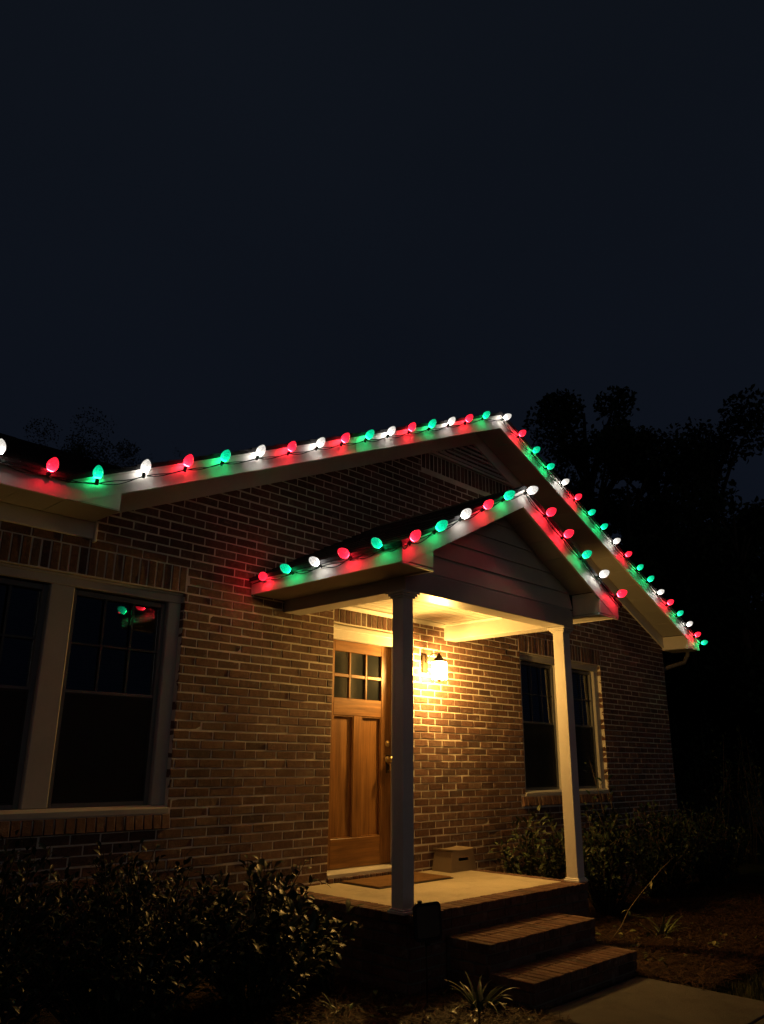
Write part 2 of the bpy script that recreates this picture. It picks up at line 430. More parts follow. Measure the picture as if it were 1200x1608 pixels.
order = sorted(range(len(bricks)), key=lambda i: -score(bricks[i]))
single = set(order[:300])
full = [MB().add(*brick_mesh_data(BL-MJ, BH-MJ, jit=.003)).mesh('brick', 'brick') for _ in range(8)]
rest = MB()
def brick_tf():
    return Euler((rnd.uniform(-.012, .012), rnd.uniform(-.006, .006), rnd.uniform(-.010, .010)))
for i, (x, z, L, H, s_) in enumerate(bricks):
    y = rnd.uniform(-.0035, .0025)
    mw = Matrix.Translation((x, y, z)) @ brick_tf().to_matrix().to_4x4()
    if i in single:
        if not s_ and abs(L-(BL-MJ)) < .006: me = rnd.choice(full)
        else: me = MB().add(*brick_mesh_data(L, H, jit=.002)).mesh('brick', 'brick')
        link('brick', me, house, mw)
    else:
        vs, fs = brick_mesh_data(L, H, jit=.002)
        rest.add([mw @ Vector(v) for v in vs], fs)
obj('brickwork', rest, 'brick', house, kind='stuff')

# ---- windows
def window(x0, x1, z0, z1, units, muntins=True, blind=True):
    """units: glass spans [(gx0, gx1)]; casing at y=.05, sash at .085, glass at .11"""
    zs0, zs1 = z0+.045, z1
    cas = MB()
    cas.box((x0, .045, z1-.085), (x1, .12, z1-.001), .006)
    cas.box((x0, .030, z1-.022), (x1, .046, z1-.003), .004)                  # drip cap
    edges = [x0]+[e for u in units for e in u]+[x1]
    for i in range(0, len(edges), 2):
        a, b = edges[i], edges[i+1]
        a2 = a+(0.0 if i == 0 else .042); b2 = b-(0 if i == len(edges)-2 else .042)
        cas.box((a2, .05, zs0+.01), (b2, .12, z1-.085), .006)
    wn = obj('window', cas, 'frame', house)
    obj('sill', MB().prism([(-.012, z0), (.13, z0), (.13, z0+.055), (.04, z0+.055), (-.012, z0+.034)], x0-.0, x1+.0, 0), 'frame', wn)
    gtop, gbot = z1-.135, z0+.095; zm = (gtop+gbot)/2+.02
    for a, b in units:
        up = MB(); t_ = .040
        up.box((a-t_, .088, gbot-t_), (a, .135, gtop+t_), .004); up.box((b, .088, gbot-t_), (b+t_, .135, gtop+t_), .004)
        up.box((a, .092, gtop), (b, .135, gtop+t_), .004); up.box((a, .092, gbot-t_), (b, .135, gbot), .004)
        obj('sash', up, 'sash', wn)
        obj('meeting_rail', MB().box((a, .096, zm-.018), (b, .138, zm+.020), .004), 'sash', wn)
        for (zl, zh, yg, ta, tc_) in ((zm+.021, gtop-.0005, .119, .022, .018), (gbot+.0005, zm-.019, .111, -.004, .003)):
            pm = MB().box((a+.0005, yg, zl), (b-.0005, yg+.004, zh)); xc_, zc_ = (a+b)/2, (zl+zh)/2      # panes never sit quite square
            pm.v = [(x, y+ta*(x-xc_)+tc_*(z-zc_), z) for x, y, z in pm.v]
            obj('pane', pm, 'glass', wn)
        if muntins:
            for f in (1/3, 2/3):
                xm = a+(b-a)*f
                obj('muntin', MB().box((xm-.008, .096, zm+.021), (xm+.008, .103, gtop)), 'muntin', wn)
            zz = (zm+gtop)/2
            obj('muntin', MB().box((a, .0965, zz-.008), (b, .1025, zz+.008)), 'muntin', wn)
        obj('insect_screen', MB().box((a-.01, .0905, gbot-.01), (b+.01, .0915, zm-.002)), 'screen', wn)
        if blind:
            bl = MB(); z = gbot-.02
            while z < gtop:
                bl.box((a-.03, .200, z), (b+.03, .212, z+.021)); z += .026
            obj('blind', bl, 'blind', wn)
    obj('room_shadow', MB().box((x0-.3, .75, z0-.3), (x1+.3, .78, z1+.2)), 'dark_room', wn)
    return wn
window(*OPEN[0], [(-3.46, -2.79), (-2.525, -1.815)])
window(*OPEN[2], [(3.235, 3.93), (4.22, 4.90)])
# row-lock sill bricks below the windows
for a, b, z0, z1 in ROWL:
    n = round((b-a)/.075); s_ = (b-a)/n
    me = MB().add(*brick_mesh_data(s_-.010, z1-z0-.008, .115, jit=.0015)).mesh('sill_brick', 'brick')
    for i in range(n):
        link('sill_brick', me, house, Matrix.Translation((a+s_*(i+.5), -.028+rnd.uniform(-.003, .003), (z0+z1)/2)) @ Euler((-.16, 0, rnd.uniform(-.01, .01))).to_matrix().to_4x4())
    obj('sill_bed', MB().box((a+.01, -.012, z0+.006), (b-.01, .06, z1-.012)), 'mortar', house)

# ---- front door (leaf face at y=.11)
DX0, DX1, DZ0, DZ1, DY = .004, .922, .030, 2.108, .11
PX = [.125, .325, .353, .553, .577, .777]; PZ = [1.555, 1.752, 1.790, 2.003]
PX = [.125, .326, .350, .552, .576, .777]
fr = MB()
fr.box((DX0, DY, DZ0), (.125, DY+.045, DZ1), .003); fr.box((.777, DY, DZ0), (DX1, DY+.045, DZ1), .003)
door = obj('front_door', fr, 'door', house, 'six-paned stained wooden front door with two tall panels')
obj('rail', MB().box((.1255, DY+.001, 2.003), (.7765, DY+.044, DZ1-.001), .003), 'door_rail', door)
obj('rail', MB().box((.1255, DY+.001, 1.393), (.7765, DY+.044, 1.555), .003), 'door_rail', door)
obj('rail', MB().box((.1255, DY+.001, DZ0+.001), (.7765, DY+.044, .286), .003), 'door_rail', door)
obj('stile', MB().box((.395, DY+.0015, .2865), (.507, DY+.0435, 1.3925), .003), 'door', door)
obj('ledge', MB().box((.10, DY-.018, 1.505), (.80, DY-.0005, 1.530), .006), 'door_rail', door) if False else None
for a, b in ((.1255, .3945), (.5075, .7765)):
    pn = MB().box((a, DY+.026, .2865), (b, DY+.040, 1.3925))
    o = obj('panel', pn, 'door', door)
    bd = MB(); e = .011
    bd.prism([(a, .2865), (a+e, .2865+e), (a+e, 1.3925-e), (a, 1.3925)], DY+.006, DY+.0258, 1)
    bd.prism([(b, .2865), (b, 1.3925), (b-e, 1.3925-e), (b-e, .2865+e)], DY+.006, DY+.0258, 1)
    bd.prism([(a+.0001, .2866), (b-.0001, .2866), (b-e, .2865+e-.0002), (a+e, .2865+e-.0002)], DY+.0062, DY+.0256, 1)
    bd.prism([(a+.0001, 1.3924), (a+e, 1.3925-e+.0002), (b-e, 1.3925-e+.0002), (b-.0001, 1.3924)], DY+.0062, DY+.0256, 1)
    obj('bead', bd, 'door', door)
for i in (1, 3):
    obj('muntin', MB().box((PX[i], DY+.004, 1.5555), (PX[i+1], DY+.040, 2.0025), .004), 'door', door)
for k in range(3):
    a, b = PX[2*k]+.0006, PX[2*k+1]-.0006
    obj('muntin', MB().box((a, DY+.0045, 1.755), (b, DY+.0395, 1.788), .004), 'door_rail', door)
    for z0, z1 in ((1.556, 1.7545), (1.7885, 2.0022)):
        obj('pane', MB().box((a, DY+.020, z0), (b, DY+.025, z1)), 'obscure', door)
obj('curtain', MB().box((.10, DY+.050, 1.46), (.80, DY+.056, 2.06)), 'curtain', door)
kb = MB().lathe([(.030, 0), (.031, .004), (.024, .010)], 16)
kb.lathe([(.012, .008), (.012, .020)], 12)
def yaxis(mb, c):                         # lathe built along +z turned to point to -y at c
    mb.v = [(c[0]+v[0], c[1]-v[2], c[2]+v[1]) for v in mb.v]; return mb
obj('deadbolt', yaxis(MB().lathe([(.030, 0), (.031, .006), (.026, .012), (.018, .014), (.018, .020), (0, .021)], 18), (.868, DY, 1.140)), 'brass', door)
kn = MB().lathe([(.033, 0), (.034, .005), (.026, .010), (.012, .013), (.012, .034), (.022, .040), (.029, .052), (.028, .064), (.018, .072), (0, .074)], 18)
obj('handle_plate', MB().box((.846, DY-.006, .860), (.890, DY-.0003, 1.030), .004), 'metal_dark', door)
obj('grip', MB().tube([(.868, DY-.006, .955), (.868, DY-.040, .945), (.868, DY-.046, .915), (.868, DY-.040, .885), (.868, DY-.006, .872)], .007, 8), 'brass', door)
obj('knob', yaxis(kn, (.868, DY, .990)), 'brass', door)
# door frame
fm = MB()
fm.box((.925, .045, 0.0), (.9645, .16, 2.2515), .004)
fm.box((.0005, .045, 2.112), (.9248, .16, 2.2515), .004)
fm.box((.0005, .020, 2.190), (.9248, .0448, 2.236), .006)
fm.box((-.03, .158, 0.0), (.0035, .17, 2.2))
obj('door_frame', fm, 'white', house)
obj('threshold', MB().prism([(-.005, -.022), (.16, -.022), (.16, .026), (.085, .026), (-.005, .006)], .001, .9249, 0), 'alu', house)
# row-lock sill under the door
n = 13; s_ = .985/n
me = MB().add(*brick_mesh_data(s_-.010, .036, .10, jit=.001)).mesh('sill_brick', 'brick')
for i in range(n):
    link('sill_brick', me, house, Matrix.Translation((-.01+s_*(i+.5), -.022, -.041)))
obj('sill_bed', MB().box((-.005, -.012, ZF), (.970, .05, -.0235)), 'mortar', house)
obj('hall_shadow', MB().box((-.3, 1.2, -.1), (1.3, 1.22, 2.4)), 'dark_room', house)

# ---- eave, rake boards, soffits
def rake_board(cx, half, slope, top, dz_top, dz_bot, y0, y1, side, zmin=None, inner=0.0):
    """board following one slope between vertical offsets dz below the roof line"""
    x_in, x_out = cx+side*inner, cx+side*half
    f = lambda x, d: top-slope*abs(x-cx)-d
    pts = [(x_in, f(x_in, dz_top)), (x_out, f(x_out, dz_top)), (x_out, f(x_out, dz_bot)), (x_in, f(x_in, dz_bot))]
    if zmin is not None and f(x_out, dz_bot) < zmin:
        xb = cx+side*(top-dz_bot-zmin)/slope
        pts = [pts[0], pts[1], (x_out, zmin), (xb, zmin), pts[3]]
    return MB().prism(pts, y0, y1, 1)
for s_ in (-1, 1):
    jx = 2.86 if s_ > 0 else 2.44                       # butt joint between the two boards of each rake
    obj('rake_fascia', rake_board(GM, jx, GS, GTOP, .004, .186, GY, GY+.022, s_), 'white', house)
    obj('rake_fascia', rake_board(GM, GH, GS, GTOP, .005, .187, GY+.0015, GY+.0235, s_, EZB, jx+.003), 'white', house)
    obj('rake_trim', rake_board(GM, GH+.004, GS, GTOP, -.004, .034, GY-.014, GY-.0005, s_), 'white', house)
    obj('rake_frieze', rake_board(GM, 4.80, GS, GTOP, .112, .285, -.028, .002, s_, None, .0), 'white', house)
    # soffit panels
    n = 14; L = 4.79/n
    for i in range(n):
        a, b = GM+s_*(L*i+.002), GM+s_*(L*(i+1)-.002)
        m = MB(); zt = lambda x: gz(x)-.098
        m.prism([(a, zt(a)), (b, zt(b)), (b, zt(b)-.012), (a, zt(a)-.012)], GY+.0225, -.0285, 1)
        obj('soffit_panel', m, 'soffit', house)
    # boxed eave return
    xi, xo = GM+s_*4.795, GM+s_*(GH-.002)
    zt_ = gz(xi)-.1865
    bx = MB().prism([(xi, EZB+.012), (xo, EZB+.012), (xo, EZB+.014), (xi, zt_)], GY+.004, GY+.020, 1)
    bx.prism([(xi, EZB+.012), (xi+s_*.018, EZB+.012), (xi+s_*.018, gz(xi)-.125), (xi, gz(xi)-.115)], GY+.0202, -.001, 1)
    obj('eave_return', bx, 'white', house)
    obj('return_soffit', MB().box((xi, GY+.003, EZB), (xo, -.001, EZB+.0118)), 'soffit', house)
# long left eave
XE = GM-GH
obj('eave_fascia', MB().box((XL-.3, GY+.0005, EZB-.004), (XE-.0005, GY+.0215, EZT-.004)), 'white', house)
obj('eave_trim', MB().box((XL-.3, GY-.0135, EZT-.038), (XE-.002, GY-.0003, EZT-.002)), 'white', house)
x = XE-.003
while x > XL-.3:
    obj('soffit_panel', MB().box((x-.298, GY+.022, EZB), (x, -.024, EZB+.012)), 'soffit', house); x -= .3
obj('eave_frieze', MB().box((XL, -.023, 2.562), (-2.512, .004, EZB-.001), .004), 'white', house)
obj('frieze_block', MB().box((-2.5115, -.040, 2.540), (-2.488, .006, EZB-.001), .004), 'white', house)

# ---- gable louvre vent
vz0, vz1 = 4.442, gz(GM)-.285
hw = lambda z: (gz(GM)-.285-z)/GS
obj('vent_backing', MB().prism([(GM-hw(vz0)-.02, vz0), (GM+hw(vz0)+.02, vz0), (GM, vz1+.01)], .004, .010, 1), 'dark_room', house)
obj('vent_sill', MB().box((GM-hw(vz0)-.04, -.032, vz0-.012), (GM+hw(vz0)+.04, .006, vz0+.020), .004), 'siding', house)
z = vz0+.058
while z < vz1-.03:
    h_ = hw(z)
    m = MB().prism([(-.024, z-.022), (-.018, z-.022), (.0035, z+.020), (-.0025, z+.020)], GM-h_, GM+h_, 0)
    obj('louvre', m, 'siding', house); z += .058

# ---- roof: shingle courses as real lapped steps
def shingle_plane(o, ux, uy, width_fn, length, expo=.14, th=.012):
    """o origin at eave, ux along eave, uy up-slope (unit); width_fn(t)->(a,b) extents along ux"""
    o, ux, uy = Vector(o), Vector(ux), Vector(uy); nrm = ux.cross(uy).normalized()
    if nrm.z < 0: nrm = -nrm
    mb = MB(); n = int(length/expo)+1
    for i in range(n):
        t0, t1 = i*expo, min((i+1)*expo+.03, length)
        if t1 <= t0: break
        a0, b0 = width_fn(t0); a1, b1 = width_fn(t1)
        if b0-a0 < .02: break
        x = a0; k = 0
        while x < b0-.01:
            xe = min(x+.30+.02*((i*7+k*3) % 3), b0); k += 1
            h = th*(.8+.4*rnd.random())
            xs, xf = max(x, a1) if x > a0 else a1, min(xe, b1) if xe < b0 else b1
            if xf-xs < .005: xs = xf = max(min((xs+xf)/2, b1), a1); xf += .004
            p = [o+ux*(x+.002)+uy*t0, o+ux*(xe-.002)+uy*t0, o+ux*xf+uy*t1, o+ux*xs+uy*t1]
            q = [p[0]+nrm*h*1.6, p[1]+nrm*h*1.6, p[2]+nrm*h*.4, p[3]+nrm*h*.4]
            mb.add(p+q, [(0, 3, 2, 1), (4, 5, 6, 7), (0, 1, 5, 4), (1, 2, 6, 5), (2, 3, 7, 6), (3, 0, 4, 7)]); x = xe
    return mb
sg = math.sqrt(1+GS*GS); ov = .03
roofm = MB()
RY = 4.5; RZ = EZT+GS*(RY-GY)
# decks
roofm.prism([(XL-.3, GY), (XE, GY), (XE+4.94, RY), (XL-.3, RY)], 0, 0, 2)
roofm.v = []; roofm.f = []; roofm.sm = []
dk = lambda x, y, z: (x, y, z)
def slab(pts, th=.02):
    top = [Vector(p) for p in pts]; bot = [p-Vector((0, 0, th)) for p in top]; n = len(pts)
    roofm.add(top+bot, [tuple(range(n)), tuple(range(2*n-1, n-1, -1))]+[(i, i+n, (i+1) % n+n, (i+1) % n) for i in range(n)])
zr = EZT+GS*(RY-GY)
slab([(XL-.35, GY-ov, EZT-GS*ov), (XE-.01, GY-ov, EZT-GS*ov), (XE+(RY-GY), RY, zr), (XL-.35, RY, zr)])
slab([(XL-.35, RY, zr), (GM, RY, zr), (GM, 9.9, zr-GS*(9.9-RY)), (XL-.35, 9.9, zr-GS*(9.9-RY))])
slab([(XE-.03, GY-ov, EZT-GS*.03-.002), (GM, GY-ov, GTOP), (GM, 9.9, GTOP), (XE-.03, 9.9, EZT-GS*.03-.002)], .018)
slab([(GM, GY-ov, GTOP), (GM+GH+.03, GY-ov, EZT-GS*.03-.002), (GM+GH+.03, 9.9, EZT-GS*.03-.002), (GM, 9.9, GTOP)], .018)
roof = obj('roof', roofm, 'shingle', house)
obj('shingles', shingle_plane((0, GY-ov, EZT-GS*ov+.001), (1, 0, 0), (0, 1/sg, GS/sg), lambda t: (XL-.35, XE-.01+t/sg), (RY-GY+ov)*sg), 'shingle', roof, kind='stuff')
obj('shingles', shingle_plane((XE-.03, 0, EZT-GS*.03), (0, 1, 0), (1/sg, 0, GS/sg), lambda t: (max(GY-ov, -9+t*0), 4.5), (GH+.03)*sg), 'shingle', roof, kind='stuff')
obj('shingles', shingle_plane((GM+GH+.03, 0, EZT-GS*.03), (0, 1, 0), (-1/sg, 0, GS/sg), lambda t: (GY-ov, 4.5), (GH+.03)*sg), 'shingle', roof, kind='stuff')
obj('ridge_cap', MB().prism([(GM-.13, GTOP-.04), (GM, GTOP+.022), (GM+.13, GTOP-.04), (GM+.13, GTOP-.052), (GM, GTOP+.008), (GM-.13, GTOP-.052)], GY-ov, RY, 1), 'shingle', roof)
# gutter elbow and downspout at the far corner
gt = MB(); ex = GM+GH
gt.prism([(ex+.005, EZT-.06), (ex+.10, EZT-.06), (ex+.12, EZT-.02), (ex+.115, EZT-.02), (ex+.095, EZT-.052), (ex+.012, EZT-.052), (ex+.012, EZT-.02), (ex+.005, EZT-.02)], GY+.03, 9.8, 1)
obj('gutter', gt, 'gutter', house)
obj('downspout', MB().tube([(ex+.05, GY+.20, EZT-.07), (ex+.04, GY+.22, EZT-.20), (ex-.02, GY+.27, EZT-.32), (XR+.10, GY+.46, EZT-.42), (XR+.05, .12, EZT-.52), (XR+.05, .12, 1.6), (XR+.05, .12, GZ+.05)], .036, 8), 'gutter', house)

# ------------------------------------------------------------------ porch canopy
porch = thing('porch_canopy', 'gabled porch roof with lap-sided pediment on two square posts', 'porch', (PM, -.75, ZF))
BXL, BXR, BYF, BZ, CZ = -.625, 1.850, -1.517, 2.257, 2.435
for s_ in (-1, 1):
    obj('rake_fascia', rake_board(PM, PH, PS, PTOP, .004, .176, PY, PY+.022, s_, FZB), 'white', porch)
    obj('rake_trim', rake_board(PM, PH+.003, PS, PTOP, -.004, .030, PY-.013, PY-.0005, s_), 'white', porch)
    n = 5; L = 1.245/n
    zt = lambda x: pz(x)-.095
    for i in range(n):
        a, b = PM+s_*(L*i+.002), PM+s_*(L*(i+1)-.002)
        obj('soffit_panel', MB().prism([(a, zt(a)), (b, zt(b)), (b, zt(b)-.012), (a, zt(a)-.012)], PY+.0225, BYF+.02, 1), 'soffit', porch)
    xi, xo = PM+s_*1.251, PM+s_*(PH-.002)
    bx = MB().prism([(xi, FZB+.012), (xo, FZB+.012), (xo, FZB+.014), (xi, pz(xi)-.1765)], PY+.004, PY+.020, 1)
    bx.prism([(xi, FZB+.012), (xi+s_*.016, FZB+.012), (xi+s_*.016, pz(xi)-.115), (xi, pz(xi)-.108)], PY+.0202, BYF-.001, 1)
    obj('eave_return', bx, 'white', porch)
    obj('return_moulding', MB().box((xi-s_*.006, PY+.001, FZB-.016), (xo, PY+.020, FZB-.0005), .004), 'white', porch)
    obj('return_moulding', MB().box((xi-s_*.010, PY+.0205, FZB-.016), (xi+s_*.008, BYF-.002, FZB-.0005), .004), 'white', porch)
    ex = PM+s_*PH
    obj('eave_fascia', MB().box((ex-s_*.022, PY+.0225, FZB-.002), (ex, -.002, FZT-.002)), 'white', porch)
    obj('eave_trim', MB().box((ex+s_*.0003, PY-.0128, FZT-.034), (ex+s_*.013, -.002, FZT-.002)), 'white', porch)
    y = PY+.021; bo = BXL if s_ < 0 else BXR
    while y < -.01:
        y2 = min(y+.30, -.002)
        obj('soffit_panel', MB().box((ex-s_*.0225, y+.001, FZB), (bo-s_*.003, y2-.001, FZB+.0115)), 'soffit', porch); y = y2
# beams
def beam(x0, y0, x1, y1, name='beam'):
    return obj(name, MB().box((x0, y0, BZ), (x1, y1, FZB+.06), .004), 'beam', porch)
beam(BXL, BYF, BXR, BYF+.20)
beam(BXL+.001, BYF+.2005, BXL+.20, -.002)
beam(BXR-.20, BYF+.2005, BXR-.001, -.002)
# pediment lap siding
z = 2.44
obj('frieze_band', MB().box((BXL+.03, BYF+.006, 2.4285), (BXR-.03, BYF+.05, 2.452)), 'siding', porch)
obj('pediment_sheathing', MB().prism([(PM-1.24, 2.452), (PM+1.24, 2.452), (PM+1.24, pz(PM+1.24)-.108), (PM, pz(PM)-.108), (PM-1.24, pz(PM-1.24)-.108)], BYF+.036, BYF+.05, 1), 'siding', porch)
while z < pz(PM)-.13:
    z2 = z+.158
    h0 = min(1.245, (PTOP-.11-z)/PS); h1 = min(1.245, max((PTOP-.11-z2)/PS, .0))
    m = MB(); y0, y1 = BYF-.001, BYF+.016
    if h1 > .01: poly = [(-h0, z, y0), (h0, z, y0), (h1, z2, y1), (-h1, z2, y1)]
    else: zz = PTOP-.11; poly = [(-h0, z, y0), (h0, z, y0), (.004, zz, y1), (-.004, zz, y1)]
    fv = [(PM+a, c, b) for a, b, c in poly]; bv = [(PM+a, BYF+.034, b) for a, b, c in poly]
    m.add(fv+bv, [(0, 1, 2, 3), (7, 6, 5, 4), (0, 4, 5, 1), (1, 5, 6, 2), (2, 6, 7, 3), (3, 7, 4, 0)])
    obj('siding_board', m, 'siding', porch); z += .158
# ceiling boards and crown
y = BYF+.201; nb = 12; wd = (-.003-y)/nb
me = MB().box((BXL+.201, 0, CZ), (BXR-.201, wd-.007, CZ+.012), .003).mesh('ceiling_board', 'ceiling')
for i in range(nb): link('ceiling_board', me, porch, Matrix.Translation((0, y+wd*i, 0)))
obj('ceiling_deck', MB().box((BXL+.19, BYF+.19, CZ+.013), (BXR-.19, -.003, CZ+.02)), 'ceiling', porch)
cr = MB()
cr.prism([(-.004, CZ-.0005), (-.004, CZ-.045), (-.012, CZ-.045), (-.040, CZ-.012), (-.040, CZ-.0005)], BXL+.2005, BXR-.2005, 0)
obj('crown_moulding', cr, 'ceiling', porch)
obj('crown_moulding', MB().prism([(BXR-.2005, CZ-.0005), (BXR-.2005, CZ-.03), (BXR-.207, CZ-.03), (BXR-.225, CZ-.010), (BXR-.225, CZ-.0005)], BYF+.2, -.041, 1), 'ceiling', porch)
# roof of the porch
pr = MB(); ps = math.sqrt(1+PS*PS)
def slab2(pts, th):
    top = [Vector(p) for p in pts]; bot = [p-Vector((0, 0, th)) for p in top]; n = len(pts)
    pr.add(top+bot, [tuple(range(n)), tuple(range(2*n-1, n-1, -1))]+[(i, i+n, (i+1) % n+n, (i+1) % n) for i in range(n)])
for s_ in (-1, 1):
    ex = PM+s_*(PH+.03); ez = FZT-PS*.03
    slab2([(ex, PY-.03, ez), (PM, PY-.03, PTOP), (PM, -.002, PTOP), (ex, -.002, ez)], .016)
proof = obj('roof', pr, 'shingle', porch)
for s_ in (-1, 1):
    ex = PM+s_*(PH+.03); ez = FZT-PS*.03
    obj('shingles', shingle_plane((ex, 0, ez+.001), (0, 1, 0), (-s_/ps, 0, PS/ps), lambda t: (PY-.03, -.004), (PH+.03)*ps), 'shingle', proof, kind='stuff')
obj('ridge_cap', MB().prism([(PM-.12, PTOP-.045), (PM, PTOP+.022), (PM+.12, PTOP-.045), (PM+.12, PTOP-.056), (PM, PTOP+.008), (PM-.12, PTOP-.056)], PY-.03, -.004, 1), 'shingle', proof)
# posts
def post(x, y, wd=.118):
    p = MB(); p.box((x, y, ZF), (x+wd, y+wd, BZ-.0005), .004)
    po = obj('post', p, 'white', porch)
    for e, a, b in ((.022, ZF+.0005, ZF+.022), (.012, ZF+.0222, ZF+.034)):
        obj('base_moulding', MB().box((x-e, y-e, a), (x+wd+e, y+wd+e, b), .004), 'white', po)
    for e, a, b in ((.014, BZ-.052, BZ-.036), (.026, BZ-.0358, BZ-.018), (.040, BZ-.0178, BZ-.0008)):
        obj('capital_moulding', MB().box((x-e, y-e, a), (x+wd+e, y+wd+e, b), .004), 'white', po)
post(-.612, -1.478); post(1.712, -1.478)

# ------------------------------------------------------------------ brick stoop with concrete floor and steps
stoop = thing('porch_stoop', 'raised concrete porch floor edged with brick, under the porch roof', 'porch floor', (.6, -.75, GZ))
SX0, SX1, SY = -.60, 1.790, -1.535
def rowlock(name, x0, x1, y0, y1, z1, along, parent, n=None, h=.06, nose=0.0):
    """bricks laid on edge filling the rectangle; 'x': bricks side by side along x"""
    L = (x1-x0) if along == 'x' else (y1-y0); n = n or round(L/.075); s_ = L/n
    for i in range(n):
        j = lambda a: rnd.uniform(-a, a)
        if along == 'x': a, b = (x0+s_*i+.005, y0+j(.004), z1-h), (x0+s_*(i+1)-.005, y1, z1+j(.002))
        else: a, b = (x0+j(.004), y0+s_*i+.005, z1-h), (x1, y0+s_*(i+1)-.005, z1+j(.002))
        obj(name, MB().box(a, b, .004), 'brick', parent)
BW = .20
obj('floor_slab', MB().box((SX0+BW+.006, SY+BW+.006, ZF-.09), (SX1-.105-.006, .0095, ZF-.001)), 'concrete', stoop)
rowlock('brick', SX0, SX1, SY, SY+BW, ZF+.002, 'x', stoop)
rowlock('brick', SX0, SX0+BW, SY+BW+.008, -.004, ZF+.002, 'y', stoop)
rowlock('brick', SX1-.105, SX1, SY+BW+.008, -.004, ZF+.002, 'y', stoop)
core = MB().box((SX0+.016, SY+.016, GZ-.1), (SX1-.016, .0095, ZF-.061))
core.box((SX0+.010, SY+.010, ZF-.0608), (SX1-.010, SY+BW+.006, ZF-.006)); core.box((SX0+.010, SY+BW+.0061, ZF-.0608), (SX0+BW+.0058, .0, ZF-.006)); core.box((SX1-.112, SY+BW+.0061, ZF-.0608), (SX1-.010, .0, ZF-.006))
obj('mortar_core', core, 'mortar_dark', stoop)
# brick faces of the stoop (front and left)
def face_front(x0, x1, y, z0, z1, parent):
    k = 0; z = z1
    while z-BH > z0-.05:
        off = BL/2 if k % 2 else 0; x = x0-off
        while x < x1-.01:
            a, b = max(x+MJ/2, x0), min(x+BL-MJ/2, x1); x += BL
            if b-a > .03: obj('brick', MB().box((a, y+rnd.uniform(-.002, .002), z-BH+MJ/2), (b, y+.03, z-MJ/2), .0035), 'brick', parent)
        z -= BH; k += 1
def face_side(y0, y1, x, z0, z1, parent):
    k = 0; z = z1
    while z-BH > z0-.05:
        off = BL/2 if k % 2 else 0; y = y0-off
        while y < y1-.01:
            a, b = max(y+MJ/2, y0), min(y+BL-MJ/2, y1); y += BL
            if b-a > .03: obj('brick', MB().box((x, a, z-BH+MJ/2), (x+.03, b, z-MJ/2), .0035), 'brick', parent)
        z -= BH; k += 1
face_front(SX0+.008, SX1-.008, SY+.006, GZ, ZF-.063, stoop)
face_side(SY+.04, -.01, SX0+.006, GZ, ZF-.063, stoop)
face_side(SY+.04, -.01, SX1-.036, GZ, ZF-.063, stoop)

steps = thing('brick_steps', 'two dark brick steps leading from the walkway up to the porch', 'steps', (.48, -1.95, GZ))
T1, T2 = -.232, -.403
for (x0, x1, yf, yb, zt) in ((-.225, 1.195, -1.935, SY-.002, T1), (-.245, 1.150, -2.300, -1.9325, T2)):
    rowlock('brick', x0, x1, yf, yf+.205, zt, 'x', steps)
    if yb-(yf+.21) > .02: rowlock('brick', x0, x1, yf+.213, yb, zt, 'x', steps)
    obj('mortar_core', MB().box((x0+.014, yf+.014, GZ-.08), (x1-.014, yb, zt-.0605)).box((x0+.008, yf+.008, zt-.0602), (x1-.008, yb-.002, zt-.007)), 'mortar_dark', steps)
    face_front(x0+.006, x1-.006, yf+.006, GZ, zt-.063, steps)
    face_side(yf+.04, yb-.002, x0+.006, GZ, zt-.063, steps)
    face_side(yf+.04, yb-.002, x1-.036, GZ, zt-.063, steps)

